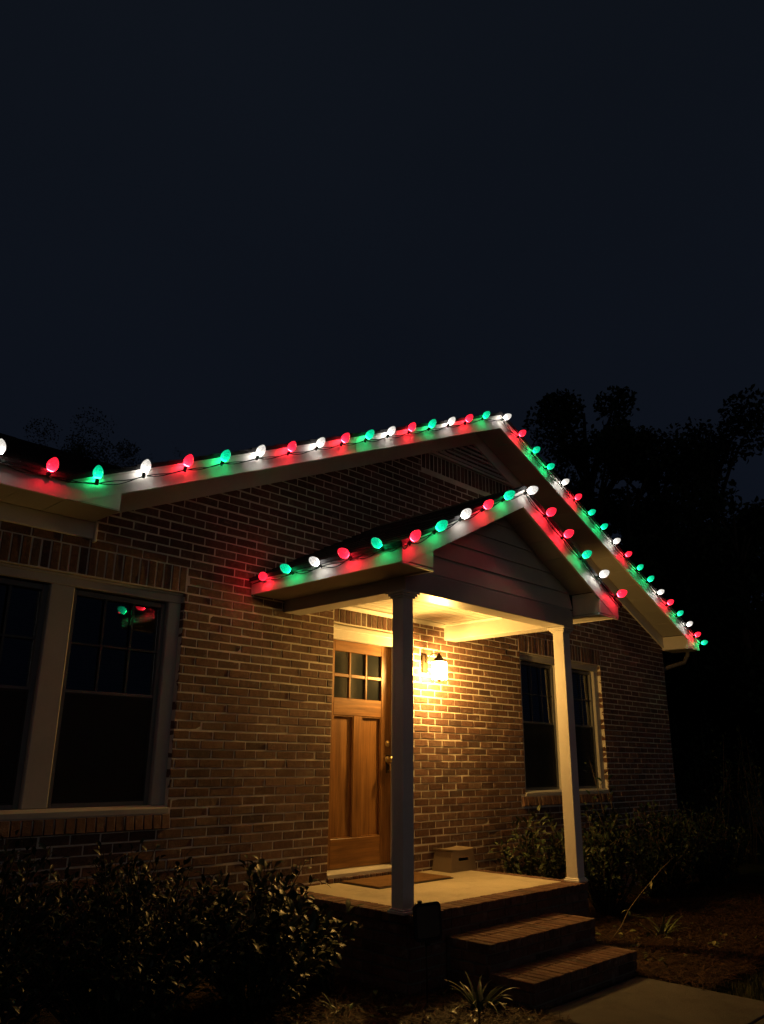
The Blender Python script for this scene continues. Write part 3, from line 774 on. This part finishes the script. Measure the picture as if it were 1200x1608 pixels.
# ------------------------------------------------------------------ things on the porch
def lantern():
    cx, cyy, cz = 1.313, -.212, 1.777
    L = thing('wall_lantern', 'lit bronze wall lantern with seeded glass beside the front door', 'lantern', (cx, 0, cz))
    obj('back_plate', MB().box((cx-.045, -.024, cz+.10), (cx+.045, -.004, cz+.29), .010), 'metal_dark', L)
    arm = [(cx, -.024, cz+.205)]
    for i in range(1, 9):
        f = i/8; arm.append((cx, -.024+(cyy+.024)*f, cz+.205+.060*f+.055*math.sin(PI*f)))
    arm.append((cx, cyy, cz+.285))
    obj('arm', MB().tube(arm, .006, 8), 'metal_dark', L)
    ring = [(cx+.020*math.cos(a), cyy, cz+.300+.020*math.sin(a)) for a in [2*PI*i/16 for i in range(17)]]
    obj('hanging_ring', MB().tube(ring, .004, 6), 'metal_dark', L)
    obj('cap', MB().lathe([(.012, .285), (.018, .270), (.022, .262), (.034, .245), (.052, .225), (.074, .209), (.079, .202), (.077, .1965), (.066, .1965), (.040, .226), (.0, .240)], 24, (cx, cyy, cz)), 'metal_dark', L)
    bm_ = MB().tube([(cx+.081*math.cos(2*PI*i/24), cyy+.081*math.sin(2*PI*i/24), cz+.004) for i in range(25)], .006, 6, False)
    bm_.box((cx-.070, cyy-.006, cz+.001), (cx+.070, cyy+.006, cz+.005)); bm_.lathe([(.0, -.006), (.018, -.004), (.020, .008), (.015, .021)], 14, (cx, cyy, cz))
    obj('bottom_ring', bm_, 'metal_dark', L)
    for k in range(4):
        a = PI/4+PI/2*k
        obj('bar', MB().box((cx+.085*math.cos(a)-.003, cyy+.085*math.sin(a)-.003, cz+.006), (cx+.085*math.cos(a)+.003, cyy+.085*math.sin(a)+.003, cz+.198)), 'metal_dark', L)
    t = NT('lit_seeded_glass'); nt = t.t; nt.nodes.remove(t.p)
    tr = t.n('ShaderNodeBsdfTransparent'); tr.inputs[0].default_value = (.95, .92, .85, 1)
    em = t.n('ShaderNodeEmission'); em.inputs[0].default_value = (1.0, .55, .14, 1); em.inputs[1].default_value = 370.0
    vec = t.coords((1, 1, 1)); nz_ = t.noise(vec, 45, 2, .5)
    mx = t.n('ShaderNodeMixShader'); t.l(t.ramp(nz_, [(.35, .25), (.7, .6)]), mx.inputs[0])
    t.l(tr.outputs[0], mx.inputs[1]); t.l(em.outputs[0], mx.inputs[2]); t.l(mx.outputs[0], nt.nodes['Material Output'].inputs[0])
    MAT['lampglass'] = t.m
    gl = MB(); n = 24; prof = [(.078, .010), (.083, .10), (.077, .194)]
    vs = []; fs = []
    for r, z in prof:
        for k in range(n): vs.append((cx+r*math.cos(2*PI*k/n), cyy+r*math.sin(2*PI*k/n), cz+z))
    for i in range(2):
        for k in range(n): fs.append((i*n+k, i*n+(k+1) % n, (i+1)*n+(k+1) % n, (i+1)*n+k))
    gl.add(vs, fs, True); obj('glass_cylinder', gl, 'lampglass', L)
    t = NT('lamp_filament_bulb'); t.p.inputs['Emission Color'].default_value = (1, .55, .135, 1); t.p.inputs['Emission Strength'].default_value = 4000
    MAT['filament'] = t.set((.1, .1, .1), .3, .3)
    obj('bulb', MB().lathe([(.012, .020), (.014, .045), (.026, .075), (.030, .098), (.024, .120), (.010, .134), (0, .137)], 16, (cx, cyy, cz)), 'filament', L)
lantern()

fx = thing('ceiling_sensor', 'small white fixture on the porch ceiling near the front beam', 'ceiling fixture', (.33, -1.05, CZ))
obj('base', MB().box((.27, -1.11, CZ-.022), (.39, -.99, CZ-.0005), .006), 'white', fx)
obj('cover', MB().lathe([(.0, -.052), (.030, -.048), (.044, -.036), (.048, -.0225)], 20, (.33, -1.05, CZ)), 'white', fx)

mat = thing('doormat', 'flat brown coir doormat in front of the door', 'doormat', (.62, -.27, ZF))
obj('pile', MB().box((.13, -.515, ZF+.001), (1.09, -.045, ZF+.016), .005), 'coir', mat)
obj('rubber_edge', MB().box((.115, -.53, ZF), (1.105, -.030, ZF+.007), .003), 'black', mat)

st = thing('step_stool', 'low tan plastic step stool with hand slot, against the brick wall', 'stool', (1.61, -.19, ZF))
def stool():
    X0, X1, Y0, Y1, H = 1.365, 1.770, -.285, -.035, .185; tp = .030; th = .012
    mb = MB()
    # tapered shell sides
    def quad(b0, b1, t0, t1, nrm):
        n = Vector(nrm)*th
        o = [Vector(b0), Vector(b1), Vector(t1), Vector(t0)]; i = [p+n for p in o]
        mb.add(o+i, [(0, 1, 2, 3), (7, 6, 5, 4), (0, 4, 5, 1), (1, 5, 6, 2), (2, 6, 7, 3), (3, 7, 4, 0)])
    z0, z1 = ZF+.001, ZF+H
    quad((X0, Y0, z0), (X0, Y1, z0), (X0+tp, Y0+tp*.6, z1), (X0+tp, Y1-tp*.6, z1), (1, 0, 0))
    quad((X1, Y1, z0), (X1, Y0, z0), (X1-tp, Y1-tp*.6, z1), (X1-tp, Y0+tp*.6, z1), (-1, 0, 0))
    quad((X1-th, Y1, z0), (X0+th, Y1, z0), (X1-tp-th, Y1-tp*.6, z1), (X0+tp+th, Y1-tp*.6, z1), (0, -1, 0))
    # front with slot, as four strips on the sloping plane
    f = lambda u, v: (X0+th+tp*v+(X1-X0-2*th-2*tp*v)*u, Y0+tp*.6*v, z0+(z1-z0)*v)
    us = [0, .30, .74, 1]; vs_ = [0, .52, .66, 1]
    for a in range(3):
        for b in range(3):
            if a == 1 and b == 1: continue
            e = .0004
            quad(f(us[a]+e, vs_[b]), f(us[a+1]-e, vs_[b]), f(us[a]+e, vs_[b+1]), f(us[a+1]-e, vs_[b+1]), (0, 1, 0))
    body = obj('body', mb, 'stool', st)
    # dished top
    top = MB(); nx, ny = 12, 8; vs = []; fs = []
    for lay in (0, 1):
        for j in range(ny+1):
            for i in range(nx+1):
                u, v = i/nx*2-1, j/ny*2-1
                z = z1+.022-.016*(1-u*u)*(1-.3*v*v)-(.014 if lay else 0)
                vs.append(((X0+X1)/2+u*((X1-X0)/2-tp+.012), (Y0+Y1)/2+v*((Y1-Y0)/2-tp*.6+.010), z))
    N = (nx+1)*(ny+1)
    for j in range(ny):
        for i in range(nx):
            a = j*(nx+1)+i; fs.append((a, a+1, a+nx+2, a+nx+1)); fs.append((a+N, a+N+nx+1, a+N+nx+2, a+N+1))
    rim = [i for i in range(nx+1)]+[j*(nx+1)+nx for j in range(1, ny+1)]+[ny*(nx+1)+i for i in range(nx-1, -1, -1)]+[j*(nx+1) for j in range(ny-1, 0, -1)]
    for a, b in zip(rim, rim[1:]+rim[:1]): fs.append((a, a+N, b+N, b))
    top.add(vs, fs); obj('top', top, 'stool', st)
stool()

sg_ = thing('yard_sign', 'small dark panel on a thin stake in front of the left porch post', 'yard sign', (-.675, -1.76, GZ))
def rr(w_, h_, r, n=5):
    pts = []
    for cx, cz, a0 in ((w_/2-r, h_/2-r, 0), (-w_/2+r, h_/2-r, PI/2), (-w_/2+r, -h_/2+r, PI), (w_/2-r, -h_/2+r, 3*PI/2)):
        for i in range(n+1):
            a = a0+PI/2*i/n; pts.append((cx+r*math.cos(a), cz+r*math.sin(a)))
    return pts
def sign():
    cx, cyy, cz = -.675, -1.76, -.055
    R = Matrix.Translation((cx, cyy, cz)) @ Euler((0, math.radians(-3), math.radians(-22))).to_matrix().to_4x4()
    def put(name, mb, m):
        mb.v = [tuple(R @ Vector(v)) for v in mb.v]; return obj(name, mb, m, sg_)
    put('panel', MB().prism(rr(.205, .235, .035), -.006, .012, 1), 'black')
    put('face', MB().prism(rr(.165, .190, .022), -.010, -.0062, 1), 'signface')
    put('clip', MB().box((-.066, -.012, .1172), (-.038, .014, .134), .004), 'black')
    put('bracket', MB().box((-.020, .0122, -.150), (.020, .022, .06), .003), 'black')
    obj('stake', MB().tube([(cx, cyy+.017, cz-.10), (cx+.004, cyy+.012, cz-.3), (cx+.002, cyy+.01, GZ-.05)], .006, 6), 'metal_dark', sg_)
sign()

# ------------------------------------------------------------------ string lights
BULB = MB().lathe([(.017, .0), (.026, .006), (.034, .018), (.0395, .034), (.0400, .047), (.0365, .065), (.0285, .082), (.0175, .096), (.0085, .103), (.0, .106)], 14)
bulb_me = {c: BULB.mesh('bulb', 'bulb_'+c) for c in 'rgw'}
sock_me = MB().lathe([(.0, -.038), (.012, -.038), (.015, -.034), (.0155, -.004), (.0165, .001)], 12).mesh('socket', 'cord')
clip_me = MB().box((-.010, -.012, -.052), (.010, .018, -.036), .003).mesh('clip', 'cord')
CN = {'r': 'red', 'g': 'green', 'w': 'white'}
def strand(name, label, runs, anchor):
    root = thing(name, label, 'string lights', anchor)
    path = []
    for col, S, outv, a, b in runs:
        S = Vector(S); d = (Vector(outv)*a+Vector((0, 0, b)))
        d = (d.normalized()+Vector((rnd.uniform(-.12, .12), rnd.uniform(-.05, .05), rnd.uniform(-.08, .08)))).normalized()
        base = S+d*.038+Vector(outv)*.012
        q = d.to_track_quat('Z', 'Y')
        mw = Matrix.Translation(base) @ q.to_matrix().to_4x4() @ Matrix.Rotation(rnd.uniform(0, 6.28), 4, 'Z') @ Matrix.Scale(rnd.uniform(.90, .97), 4)
        bo = link('bulb', bulb_me[col], root, mw); bo['label'] = CN[col]+' bulb'
        link('socket', sock_me, bo); link('clip', clip_me, bo)
        path.append((S+Vector(outv)*.008, Vector(outv)))
    return root, path
def cords(root, path, extra0=None, extra1=None):
    for k, (ph, sag) in enumerate(((0.0, .004), (1.9, .020))):
        pts = []
        if extra0: pts.append(Vector(extra0))
        for i in range(len(path)-1):
            (p, o1), (q, o2) = path[i], path[i+1]
            sg2 = sag*rnd.uniform(.5, 1.4)
            for j in range(8):
                f = j/8
                ov_ = o1.lerp(o2, f)
                P = p.lerp(q, f)
                if o1 != o2: P = p.lerp(q, f)+ov_*.0
                P = P+Vector((0, 0, -sg2*4*f*(1-f)))+ov_*(.004*math.sin(ph+7*f))+Vector((0, 0, .005*math.sin(ph+f*6.28)))
                pts.append(P)
        pts.append(path[-1][0])
        if extra1: pts.append(Vector(extra1))
        obj('cord', MB().tube(pts, .0042, 5), 'cord', root)
gy = GY-.018
MAIN = [('w',-3.43,2.831,.03,.078),('r',-3.087,2.810,.045,.065),('g',-2.738,2.843,.02,.081),('w',-2.387,2.991,.032,.063),('r',-2.046,3.135,.032,.059),
 ('g',-1.708,3.284,.057,.049),('w',-1.362,3.428,.049,.054),('r',-1.029,3.569,.054,.051),('w',-.701,3.712,.059,.054),('r',-.395,3.850,.057,.048),
 ('g',-.074,3.988,.060,.049),('w',.241,4.126,.061,.053),('r',.560,4.268,.064,.052),('g',.886,4.414,.065,.050),('w',1.214,4.558,.063,.050),
 ('r',1.529,4.698,.074,.046),('g',1.861,4.855,.073,.038),('w',2.264,4.983,.110,.024),('r',2.591,4.854,.094,.030),('g',2.888,4.724,.094,.029),
 ('g',3.195,4.595,.095,.025),('w',3.529,4.461,.096,.030),('r',3.843,4.328,.089,.031),('g',4.164,4.193,.090,.029),('g',4.483,4.054,.081,.039),
 ('w',4.802,3.918,.088,.033),('r',5.127,3.788,.082,.033),('g',5.457,3.647,.074,.045),('g',5.766,3.521,.074,.043),('w',6.049,3.383,.084,.037),
 ('r',6.337,3.261,.081,.035),('g',6.648,3.137,.078,.040),('w',6.954,3.015,.078,.031),('r',7.205,2.885,.086,.041),('g',7.415,2.788,.086,.032)]
# the run goes on along the left eave outside the picture
EX = [('g',-4.46,2.80,.03,.07),('r',-4.12,2.80,.04,.07),('g',-3.78,2.80,.03,.07)]
root, path = strand('string_lights', 'large red, green and white bulbs along the main roof gable', [(c, (x, gy, z), (0, -1, 0), a, b) for c, x, z, a, b in EX+MAIN], (GM, GY, EZT))
cords(root, path, (-4.9, gy, 2.80))
PL = [('r',-.215,2.462,.084,.02),('g',-.605,2.461,.079,.032),('w',-.963,2.460,.083,.032),('r',-1.31,2.47,.081,.03),('g',-1.658,2.479,.084,.03)]
PR = [('r',-.956,2.502,.057,.043),('g',-.671,2.650,.065,.034),('w',-.349,2.820,.061,.030),('r',-.056,2.969,.067,.036),('g',.239,3.131,.075,.025),('w',.592,3.283,.090,.021),
 ('r',.902,3.138,.084,.031),('r',1.177,2.987,.091,.032),('g',1.488,2.843,.085,.034),('w',1.788,2.710,.085,.025),('r',2.108,2.564,.077,.022)]
runs = [(c, (-1.017, y, z), (-1, -.9 if i == 0 else 0, 0), a, b) for i, (c, y, z, a, b) in enumerate(PL)]
runs2 = [(c, (x, PY-.018, z), (0, -1, 0), a, b) for c, x, z, a, b in PR]
root, path = strand('string_lights', 'large red, green and white bulbs along the small porch gable and its eave', runs+runs2, (PM, PY, FZT))
k = len(runs)
corner = (Vector((-1.024, PY-.020, 2.475)), Vector((-.7, -.7, 0)))
cords(root, path[:k]+[corner]+path[k:], (-1.014, -.03, 2.455), (2.20, PY-.018, 2.50))

# ------------------------------------------------------------------ plants
def leaf(mb, p, d, up, L, W, curl=.25):
    """folded leaf: 2 quads pairs, 8 verts"""
    d = d.normalized(); s_ = d.cross(up)
    if s_.length < 1e-4: s_ = d.cross(Vector((1, 0, 0)))
    s_.normalize(); n = s_.cross(d).normalized()
    m1 = p+d*L*.40+n*W*.10; m2 = p+d*L*.75-n*W*.02; tip = p+d*L-n*L*curl*.5
    vs = [p, m1, m2, tip, m1+s_*W*.5+n*W*.16, m2+s_*W*.36+n*W*.10, m1-s_*W*.5+n*W*.16, m2-s_*W*.36+n*W*.10]
    mb.add(vs, [(0, 1, 4), (1, 2, 5, 4), (2, 3, 5), (0, 6, 1), (1, 6, 7, 2), (2, 7, 3)], True)
def rv(r): 
    while True:
        v = Vector((r.uniform(-1, 1), r.uniform(-1, 1), r.uniform(-1, 1)))
        if .05 < v.length < 1: return v
def shrub(name, label, cat, c, rx, ry, h, nst, nlf, L, W, mat, seed, zmin=.10, group=None, long=.0):
    r = random.Random(seed); cx, cyy = c
    T = thing(name, label, cat, (cx, cyy, GZ), group)
    stm = MB(); lf = MB()
    for i in range(nst):
        az = r.uniform(0, 2*PI); rad = math.sqrt(r.random()); hh = h*(1-.45*rad*rad)*r.uniform(.72, 1.08)*(1+long*(r.random() > .88))
        b = Vector((cx+.18*rx*rad*math.cos(az), cyy+.18*ry*rad*math.sin(az), GZ-.02))
        tp = Vector((cx+rx*rad*math.cos(az), cyy+ry*rad*math.sin(az), GZ+hh))
        md = b.lerp(tp, .5)+Vector((r.uniform(-.12, .12), r.uniform(-.12, .12), .06*h))
        pts = [b, b.lerp(md, .5), md, md.lerp(tp, .5)+Vector((0, 0, .03*h)), tp]
        stm.tube(pts, [.010, .008, .006, .0045, .0025], 4)
        for k in range(nlf):
            f = (k+.6)/nlf; f = .18+.82*f
            s4 = f*4; j = min(int(s4), 3); P = pts[j].lerp(pts[j+1], s4-j)
            dirv = (pts[j+1]-pts[j]).normalized()
            o = rv(r); o = (o-dirv*o.dot(dirv)*.5)
            P = P+o*.10*(h/.9)*r.random()
            d = (o.normalized()+dirv*.55+Vector((0, 0, .15))).normalized()
            if P.z < GZ+zmin*r.random(): continue
            s = r.uniform(.6, 1.15)
            leaf(lf, P, d, Vector((r.uniform(-.5, .5), r.uniform(-.5, .5), 1)), L*s, W*s, r.uniform(0, .5))
    obj('stems', stm, 'bark', T)
    obj('foliage', lf, mat, T)
    return T
shrub('evergreen_shrub', 'dark small-leaved evergreen shrub below the large window, nearest the frame edge', 'shrub', (-3.45, -.95), .85, .66, 1.18, 165, 44, .058, .028, 'leaf', 11, long=.08)
shrub('evergreen_shrub', 'dark evergreen shrub below the window, right of the edge shrub', 'shrub', (-2.42, -.88), 0.80, .62, 1.00, 150, 44, .058, .028, 'leaf', 12, long=.10)
shrub('broadleaf_shrub', 'loose broad-leaved shrub between the window and the porch floor', 'shrub', (-1.50, -.95), .56, .52, 0.82, 72, 28, .082, .042, 'leaf2', 13, long=.30)
shrub('broadleaf_shrub', 'small leafy sprig at the left edge of the porch floor', 'shrub', (-.86, -1.0), .20, .30, .62, 12, 18, .090, .045, 'leaf2', 19)
shrub('leafy_shrub', 'lamp-lit leafy shrub behind the far porch post', 'shrub', (2.36, -.62), .42, .40, 1.05, 44, 26, .095, .038, 'leaf2', 14, long=.2)
shrub('leafy_shrub', 'straggly shrub with tall bare shoots beneath the far window', 'shrub', (3.25, -.85), .55, .45, 1.10, 64, 28, .080, .036, 'leaf', 15, long=.5)
shrub('leafy_shrub', 'rounded dark shrub near the far corner of the house', 'shrub', (4.75, -.80), .75, .55, 1.12, 100, 32, .070, .034, 'leaf', 16)
shrub('leafy_shrub', 'low dark shrub at the far house corner', 'shrub', (6.25, -.75), .70, .55, 1.05, 90, 30, .070, .034, 'leaf', 17)
# wiry bare stems beside the far post
def stems_plant(label, c, n, h, seed, lean):
    r = random.Random(seed); T = thing('bare_stems', label, 'stems', (c[0], c[1], GZ))
    for i in range(n):
        b = Vector((c[0]+r.uniform(-.06, .06), c[1]+r.uniform(-.05, .05), GZ-.02)); tip = b+Vector((lean[0]*r.uniform(.3, 1.2), lean[1]*r.uniform(.3, 1.2), h*r.uniform(.75, 1.05)))
        pts = [b]
        for k in range(1, 7):
            f = k/6; P = b.lerp(tip, f)+Vector((r.uniform(-.015, .015), r.uniform(-.015, .015), .10*math.sin(f*PI)*h*.5)); pts.append(P)
        st_ = obj('stem', MB().tube(pts, [.006, .0055, .005, .0045, .004, .003, .002], 5), 'stem', T)
        lf = MB()
        for k in range(7):
            P = pts[r.randint(2, 6)]; leaf(lf, P, rv(r)+Vector((0, 0, -.4)), Vector((0, 0, 1)), r.uniform(.05, .10), .028, .4)
        obj('leaves', lf, 'strap', st_)
stems_plant('thin dry upright stems standing beside the far porch post', (2.25, -1.05), 4, 1.45, 3, (.10, -.05))
stems_plant('long thin dry shoot arching over the bed beside the steps', (2.05, -1.55), 1, .72, 5, (.85, -.25))
def strap_plant(label, c, n, L, seed, wd=.020):
    r = random.Random(seed); T = thing('strap_leaf_plant', label, 'plant', (c[0], c[1], GZ))
    for i in range(n):
        az = r.uniform(0, 2*PI); b = Vector((c[0]+r.uniform(-.04, .04), c[1]+r.uniform(-.04, .04), GZ-.01))
        o = Vector((math.cos(az), math.sin(az), 0)); l = L*r.uniform(.6, 1.1); rise = r.uniform(.55, 1.0); sd = o.cross(Vector((0, 0, 1)))
        m = MB(); vs = []; N = 6; dr = r.uniform(.5, 1.3)
        for k in range(N+1):
            f = k/N; P = b+o*(l*.62*f)+Vector((0, 0, l*rise*(f-.62*dr*f*f))); ww = wd*(1-.85*f**2)*.5
            vs += [P-sd*ww+Vector((0, 0, ww*.5)), P, P+sd*ww+Vector((0, 0, ww*.5))]
        fs = []
        for k in range(N):
            a = k*3; fs += [(a, a+1, a+4, a+3), (a+1, a+2, a+5, a+4)]
        m.add(vs, fs, True); obj('leaf_blade', m, 'strap', T)
strap_plant('arching strap-leaved plant at the foot of the steps, near the yard sign', (-.46, -2.02), 34, .40, 21)
strap_plant('strap-leaved plant in the mulch beyond the far side of the steps', (2.62, -1.78), 26, .42, 22)
strap_plant('low strap-leaved tuft below the nearest broad-leaved shrub', (-1.15, -1.45), 16, .24, 23, .014)

# pine-straw mulch
def straw(name, regions, n, seed, L=(.06, .16), mat='needle'):
    r = random.Random(seed); mb = MB()
    for i in range(n):
        x0, y0, x1, y1 = r.choices(regions, weights=[(q[2]-q[0])*(q[3]-q[1]) for q in regions])[0]
        x, y = r.uniform(x0, x1), r.uniform(y0, y1); a = r.uniform(0, PI*2); l = r.uniform(*L)
        d = Vector((math.cos(a), math.sin(a), r.uniform(-.12, .22))); s_ = Vector((-d.y, d.x, 0))*.0030
        p = Vector((x, y, GZ+r.uniform(0, .04))); m = p+d*l*.5+Vector((0, 0, r.uniform(0, .015))); q = p+d*l
        mb.add([p-s_, p+s_, m+s_*1.1, m-s_*1.1, q], [(0, 1, 2, 3), (3, 2, 4)])
    o = obj(name, mb, mat, kind='stuff'); return o
o = straw('pine_straw', [(-2.2, -2.4, -.62, -.3), (-.62, -2.6, -.26, -1.56), (1.09, -2.85, 3.6, -1.2), (1.85, -1.2, 4.5, -.2), (3.6, -2.7, 6.5, -.9)], 52000, 31)
tag(o, 'reddish-brown pine straw mulch lying in the planting beds', 'mulch')
r = random.Random(41); mb = MB()
for i in range(26000):
    x, y = r.uniform(1.12, 8.5), r.uniform(-4.6, -2.3)
    if y > bed_edge(x)+r.uniform(-.1, .06): continue
    a = r.uniform(0, 6.28); h = r.uniform(.03, .075); d = Vector((math.cos(a), math.sin(a), 0)); s_ = Vector((-d.y, d.x, 0))*.0026
    p = Vector((x, y, GZ-.03)); q = p+d*h*r.uniform(.1, .6)+Vector((0, 0, h)); m = p.lerp(q, .5)+Vector((0, 0, h*.12))
    mb.add([p-s_, p+s_, m+s_, m-s_, q], [(0, 1, 2, 3), (3, 2, 4)])
o = obj('grass', mb, 'blade', kind='stuff'); tag(o, 'short dormant lawn grass beyond the walkway', 'grass')
# fallen leaves in the bed
r = random.Random(51); mb = MB()
for i in range(170):
    x, y = r.choice([(r.uniform(1.25, 3.4), r.uniform(-2.5, -1.1)), (r.uniform(-2.0, -.3), r.uniform(-2.4, -1.2))])
    if -.62 < x < 1.2 and y > -2.32 and x > -.26: continue
    leaf(mb, Vector((x, y, GZ+.02+r.random()*.02)), Vector((r.uniform(-1, 1), r.uniform(-1, 1), .15)), Vector((r.uniform(-.4, .4), r.uniform(-.4, .4), 1)), r.uniform(.05, .09), .035, .3)
o = obj('fallen_leaves', mb, 'strap', kind='stuff'); tag(o, 'scattered pale fallen leaves on the mulch', 'leaves')

# ------------------------------------------------------------------ background trees and neighbour
def tree(label, c, h, cr, seed, nl=15000, ls=.20, base=.35, name='background_tree', tw=1.0):
    r = random.Random(seed); T = thing(name, label, 'tree', (c[0], c[1], GZ))
    b = Vector((c[0], c[1], GZ-.1)); tr = MB()
    tr.tube([b, b+Vector((.1, .05, h*.3)), b+Vector((-.1, .1, h*.6)), b+Vector((.05, 0, h*(.93 if tw > .5 else .70)))], [h*.022*tw, h*.018*tw, h*.012*tw, h*.003], 8)
    clumps = []
    for i in range(34):
        f = r.uniform(base, .97); a = r.uniform(0, 6.28); rr_ = cr*math.sin(PI*min(1, (1-f)/(1-base)*.80+.12))*r.uniform(.35, 1.0)
        e = b+Vector((rr_*math.cos(a), rr_*math.sin(a), h*f)); s0 = b+Vector((0, 0, h*max(.2, f-.16)))
        tr.tube([s0, s0.lerp(e, .5)+Vector((0, 0, .2)), e], [h*.006*tw, h*.004*tw, h*.0015*tw], 5); clumps.append((e, cr*r.uniform(.16, .34)))
    obj('trunk', tr, 'bark', T)
    lf = MB()
    for i in range(nl):
        e, s_ = r.choice(clumps); v = rv(r); P = e+Vector((v.x*s_, v.y*s_, v.z*s_*.75))
        leaf(lf, P, rv(r), rv(r), ls*r.uniform(.5, 1.2), ls*.55, .3)
    obj('crown', lf, 'treeleaf', T)
def tpos(u, D):                 # ground point D metres away below picture column u
    d = fwd+r2*((u-600)/1239.68)+u2*(-(1100-804)/1239.68); d.z = 0; d.normalize(); P = CAM+d*D; return (P.x, P.y)
tree('tall dark tree behind the gable peak, its crown highest of the far row', tpos(950, 28), 15.2, 3.4, 61)
tree('dark round-topped tree in the gap right of the tallest one', tpos(1068, 33), 15.6, 3.6, 62)
tree('dark broad tree at the picture edge beyond the lower roof corner', tpos(1165, 27), 13.2, 3.6, 63)
tree('lower dark tree filling the gap between the far trees', tpos(1015, 24), 10.6, 3.0, 64, 4200)
tree('low dark tree filling the gap at the picture edge, beyond the lower roof corner', tpos(1190, 22), 8.6, 2.8, 81, 12000, base=.15)
tree('low dark tree just beyond the lower end of the main rake', tpos(1105, 23), 8.0, 3.0, 82, 12000, base=.15)
tree('faint thin-crowned tree above the left roof, nearest the picture edge', tpos(30, 38), 17.4, 3.4, 65, 9000, .12, tw=.3)
tree('faint thin-crowned tree above the left roof, second from the edge', tpos(112, 40), 18.0, 3.2, 66, 9000, .12, tw=.3)
tree('faint slender tree over the roof valley', tpos(215, 42), 18.4, 2.0, 67, 1600, .08, tw=.09)
tree('faint slender bare-looking tree behind the rising gable', tpos(300, 43), 17.6, 1.8, 68, 1300, .08, tw=.09)
for lab, u, D, h, sd in (('tall leggy shrub in the dark beyond the house corner', 1100, 15.0, 2.45, 71), ('second tall leggy shrub farther from the house corner', 1150, 15.6, 2.2, 72), ('third tall leggy shrub at the picture edge', 1192, 14.6, 2.1, 73)):
    x, y = tpos(u, D)
    shrub('leggy_shrub', lab, 'shrub', (x, y), .5, .5, h, 16, 26, .085, .04, 'leaf', sd)

nb = thing('neighbouring_house', 'dim neighbouring house with a low roof in the dark beyond the corner', 'house', (20.0, 7.6, GZ))
x0, y0 = 17.5, 3.0
obj('wall', MB().box((x0, y0, GZ-.05), (x0+9, y0+8, 3.2)), 'nbwall', nb)
rf = obj('roof', MB().prism([(y0-.5, 3.1), (y0+8.5, 3.1), (y0+8.5, 3.2), (y0+4, 5.2), (y0-.5, 3.2)], x0-.5, x0+9.5, 0), 'shingle', nb)
obj('fascia', MB().box((x0-.52, y0-.53, 3.02), (x0+9.5, y0-.505, 3.20)), 'gutter', nb)
for i in range(3):
    wx = x0+1.2+2.7*i
    wn = obj('window', MB().box((wx, y0-.03, .4), (wx+1.0, y0-.002, 1.8)), 'gutter', nb)
    obj('pane', MB().box((wx+.07, y0-.034, .47), (wx+.93, y0-.0305, 1.73)), 'dark_room', wn)
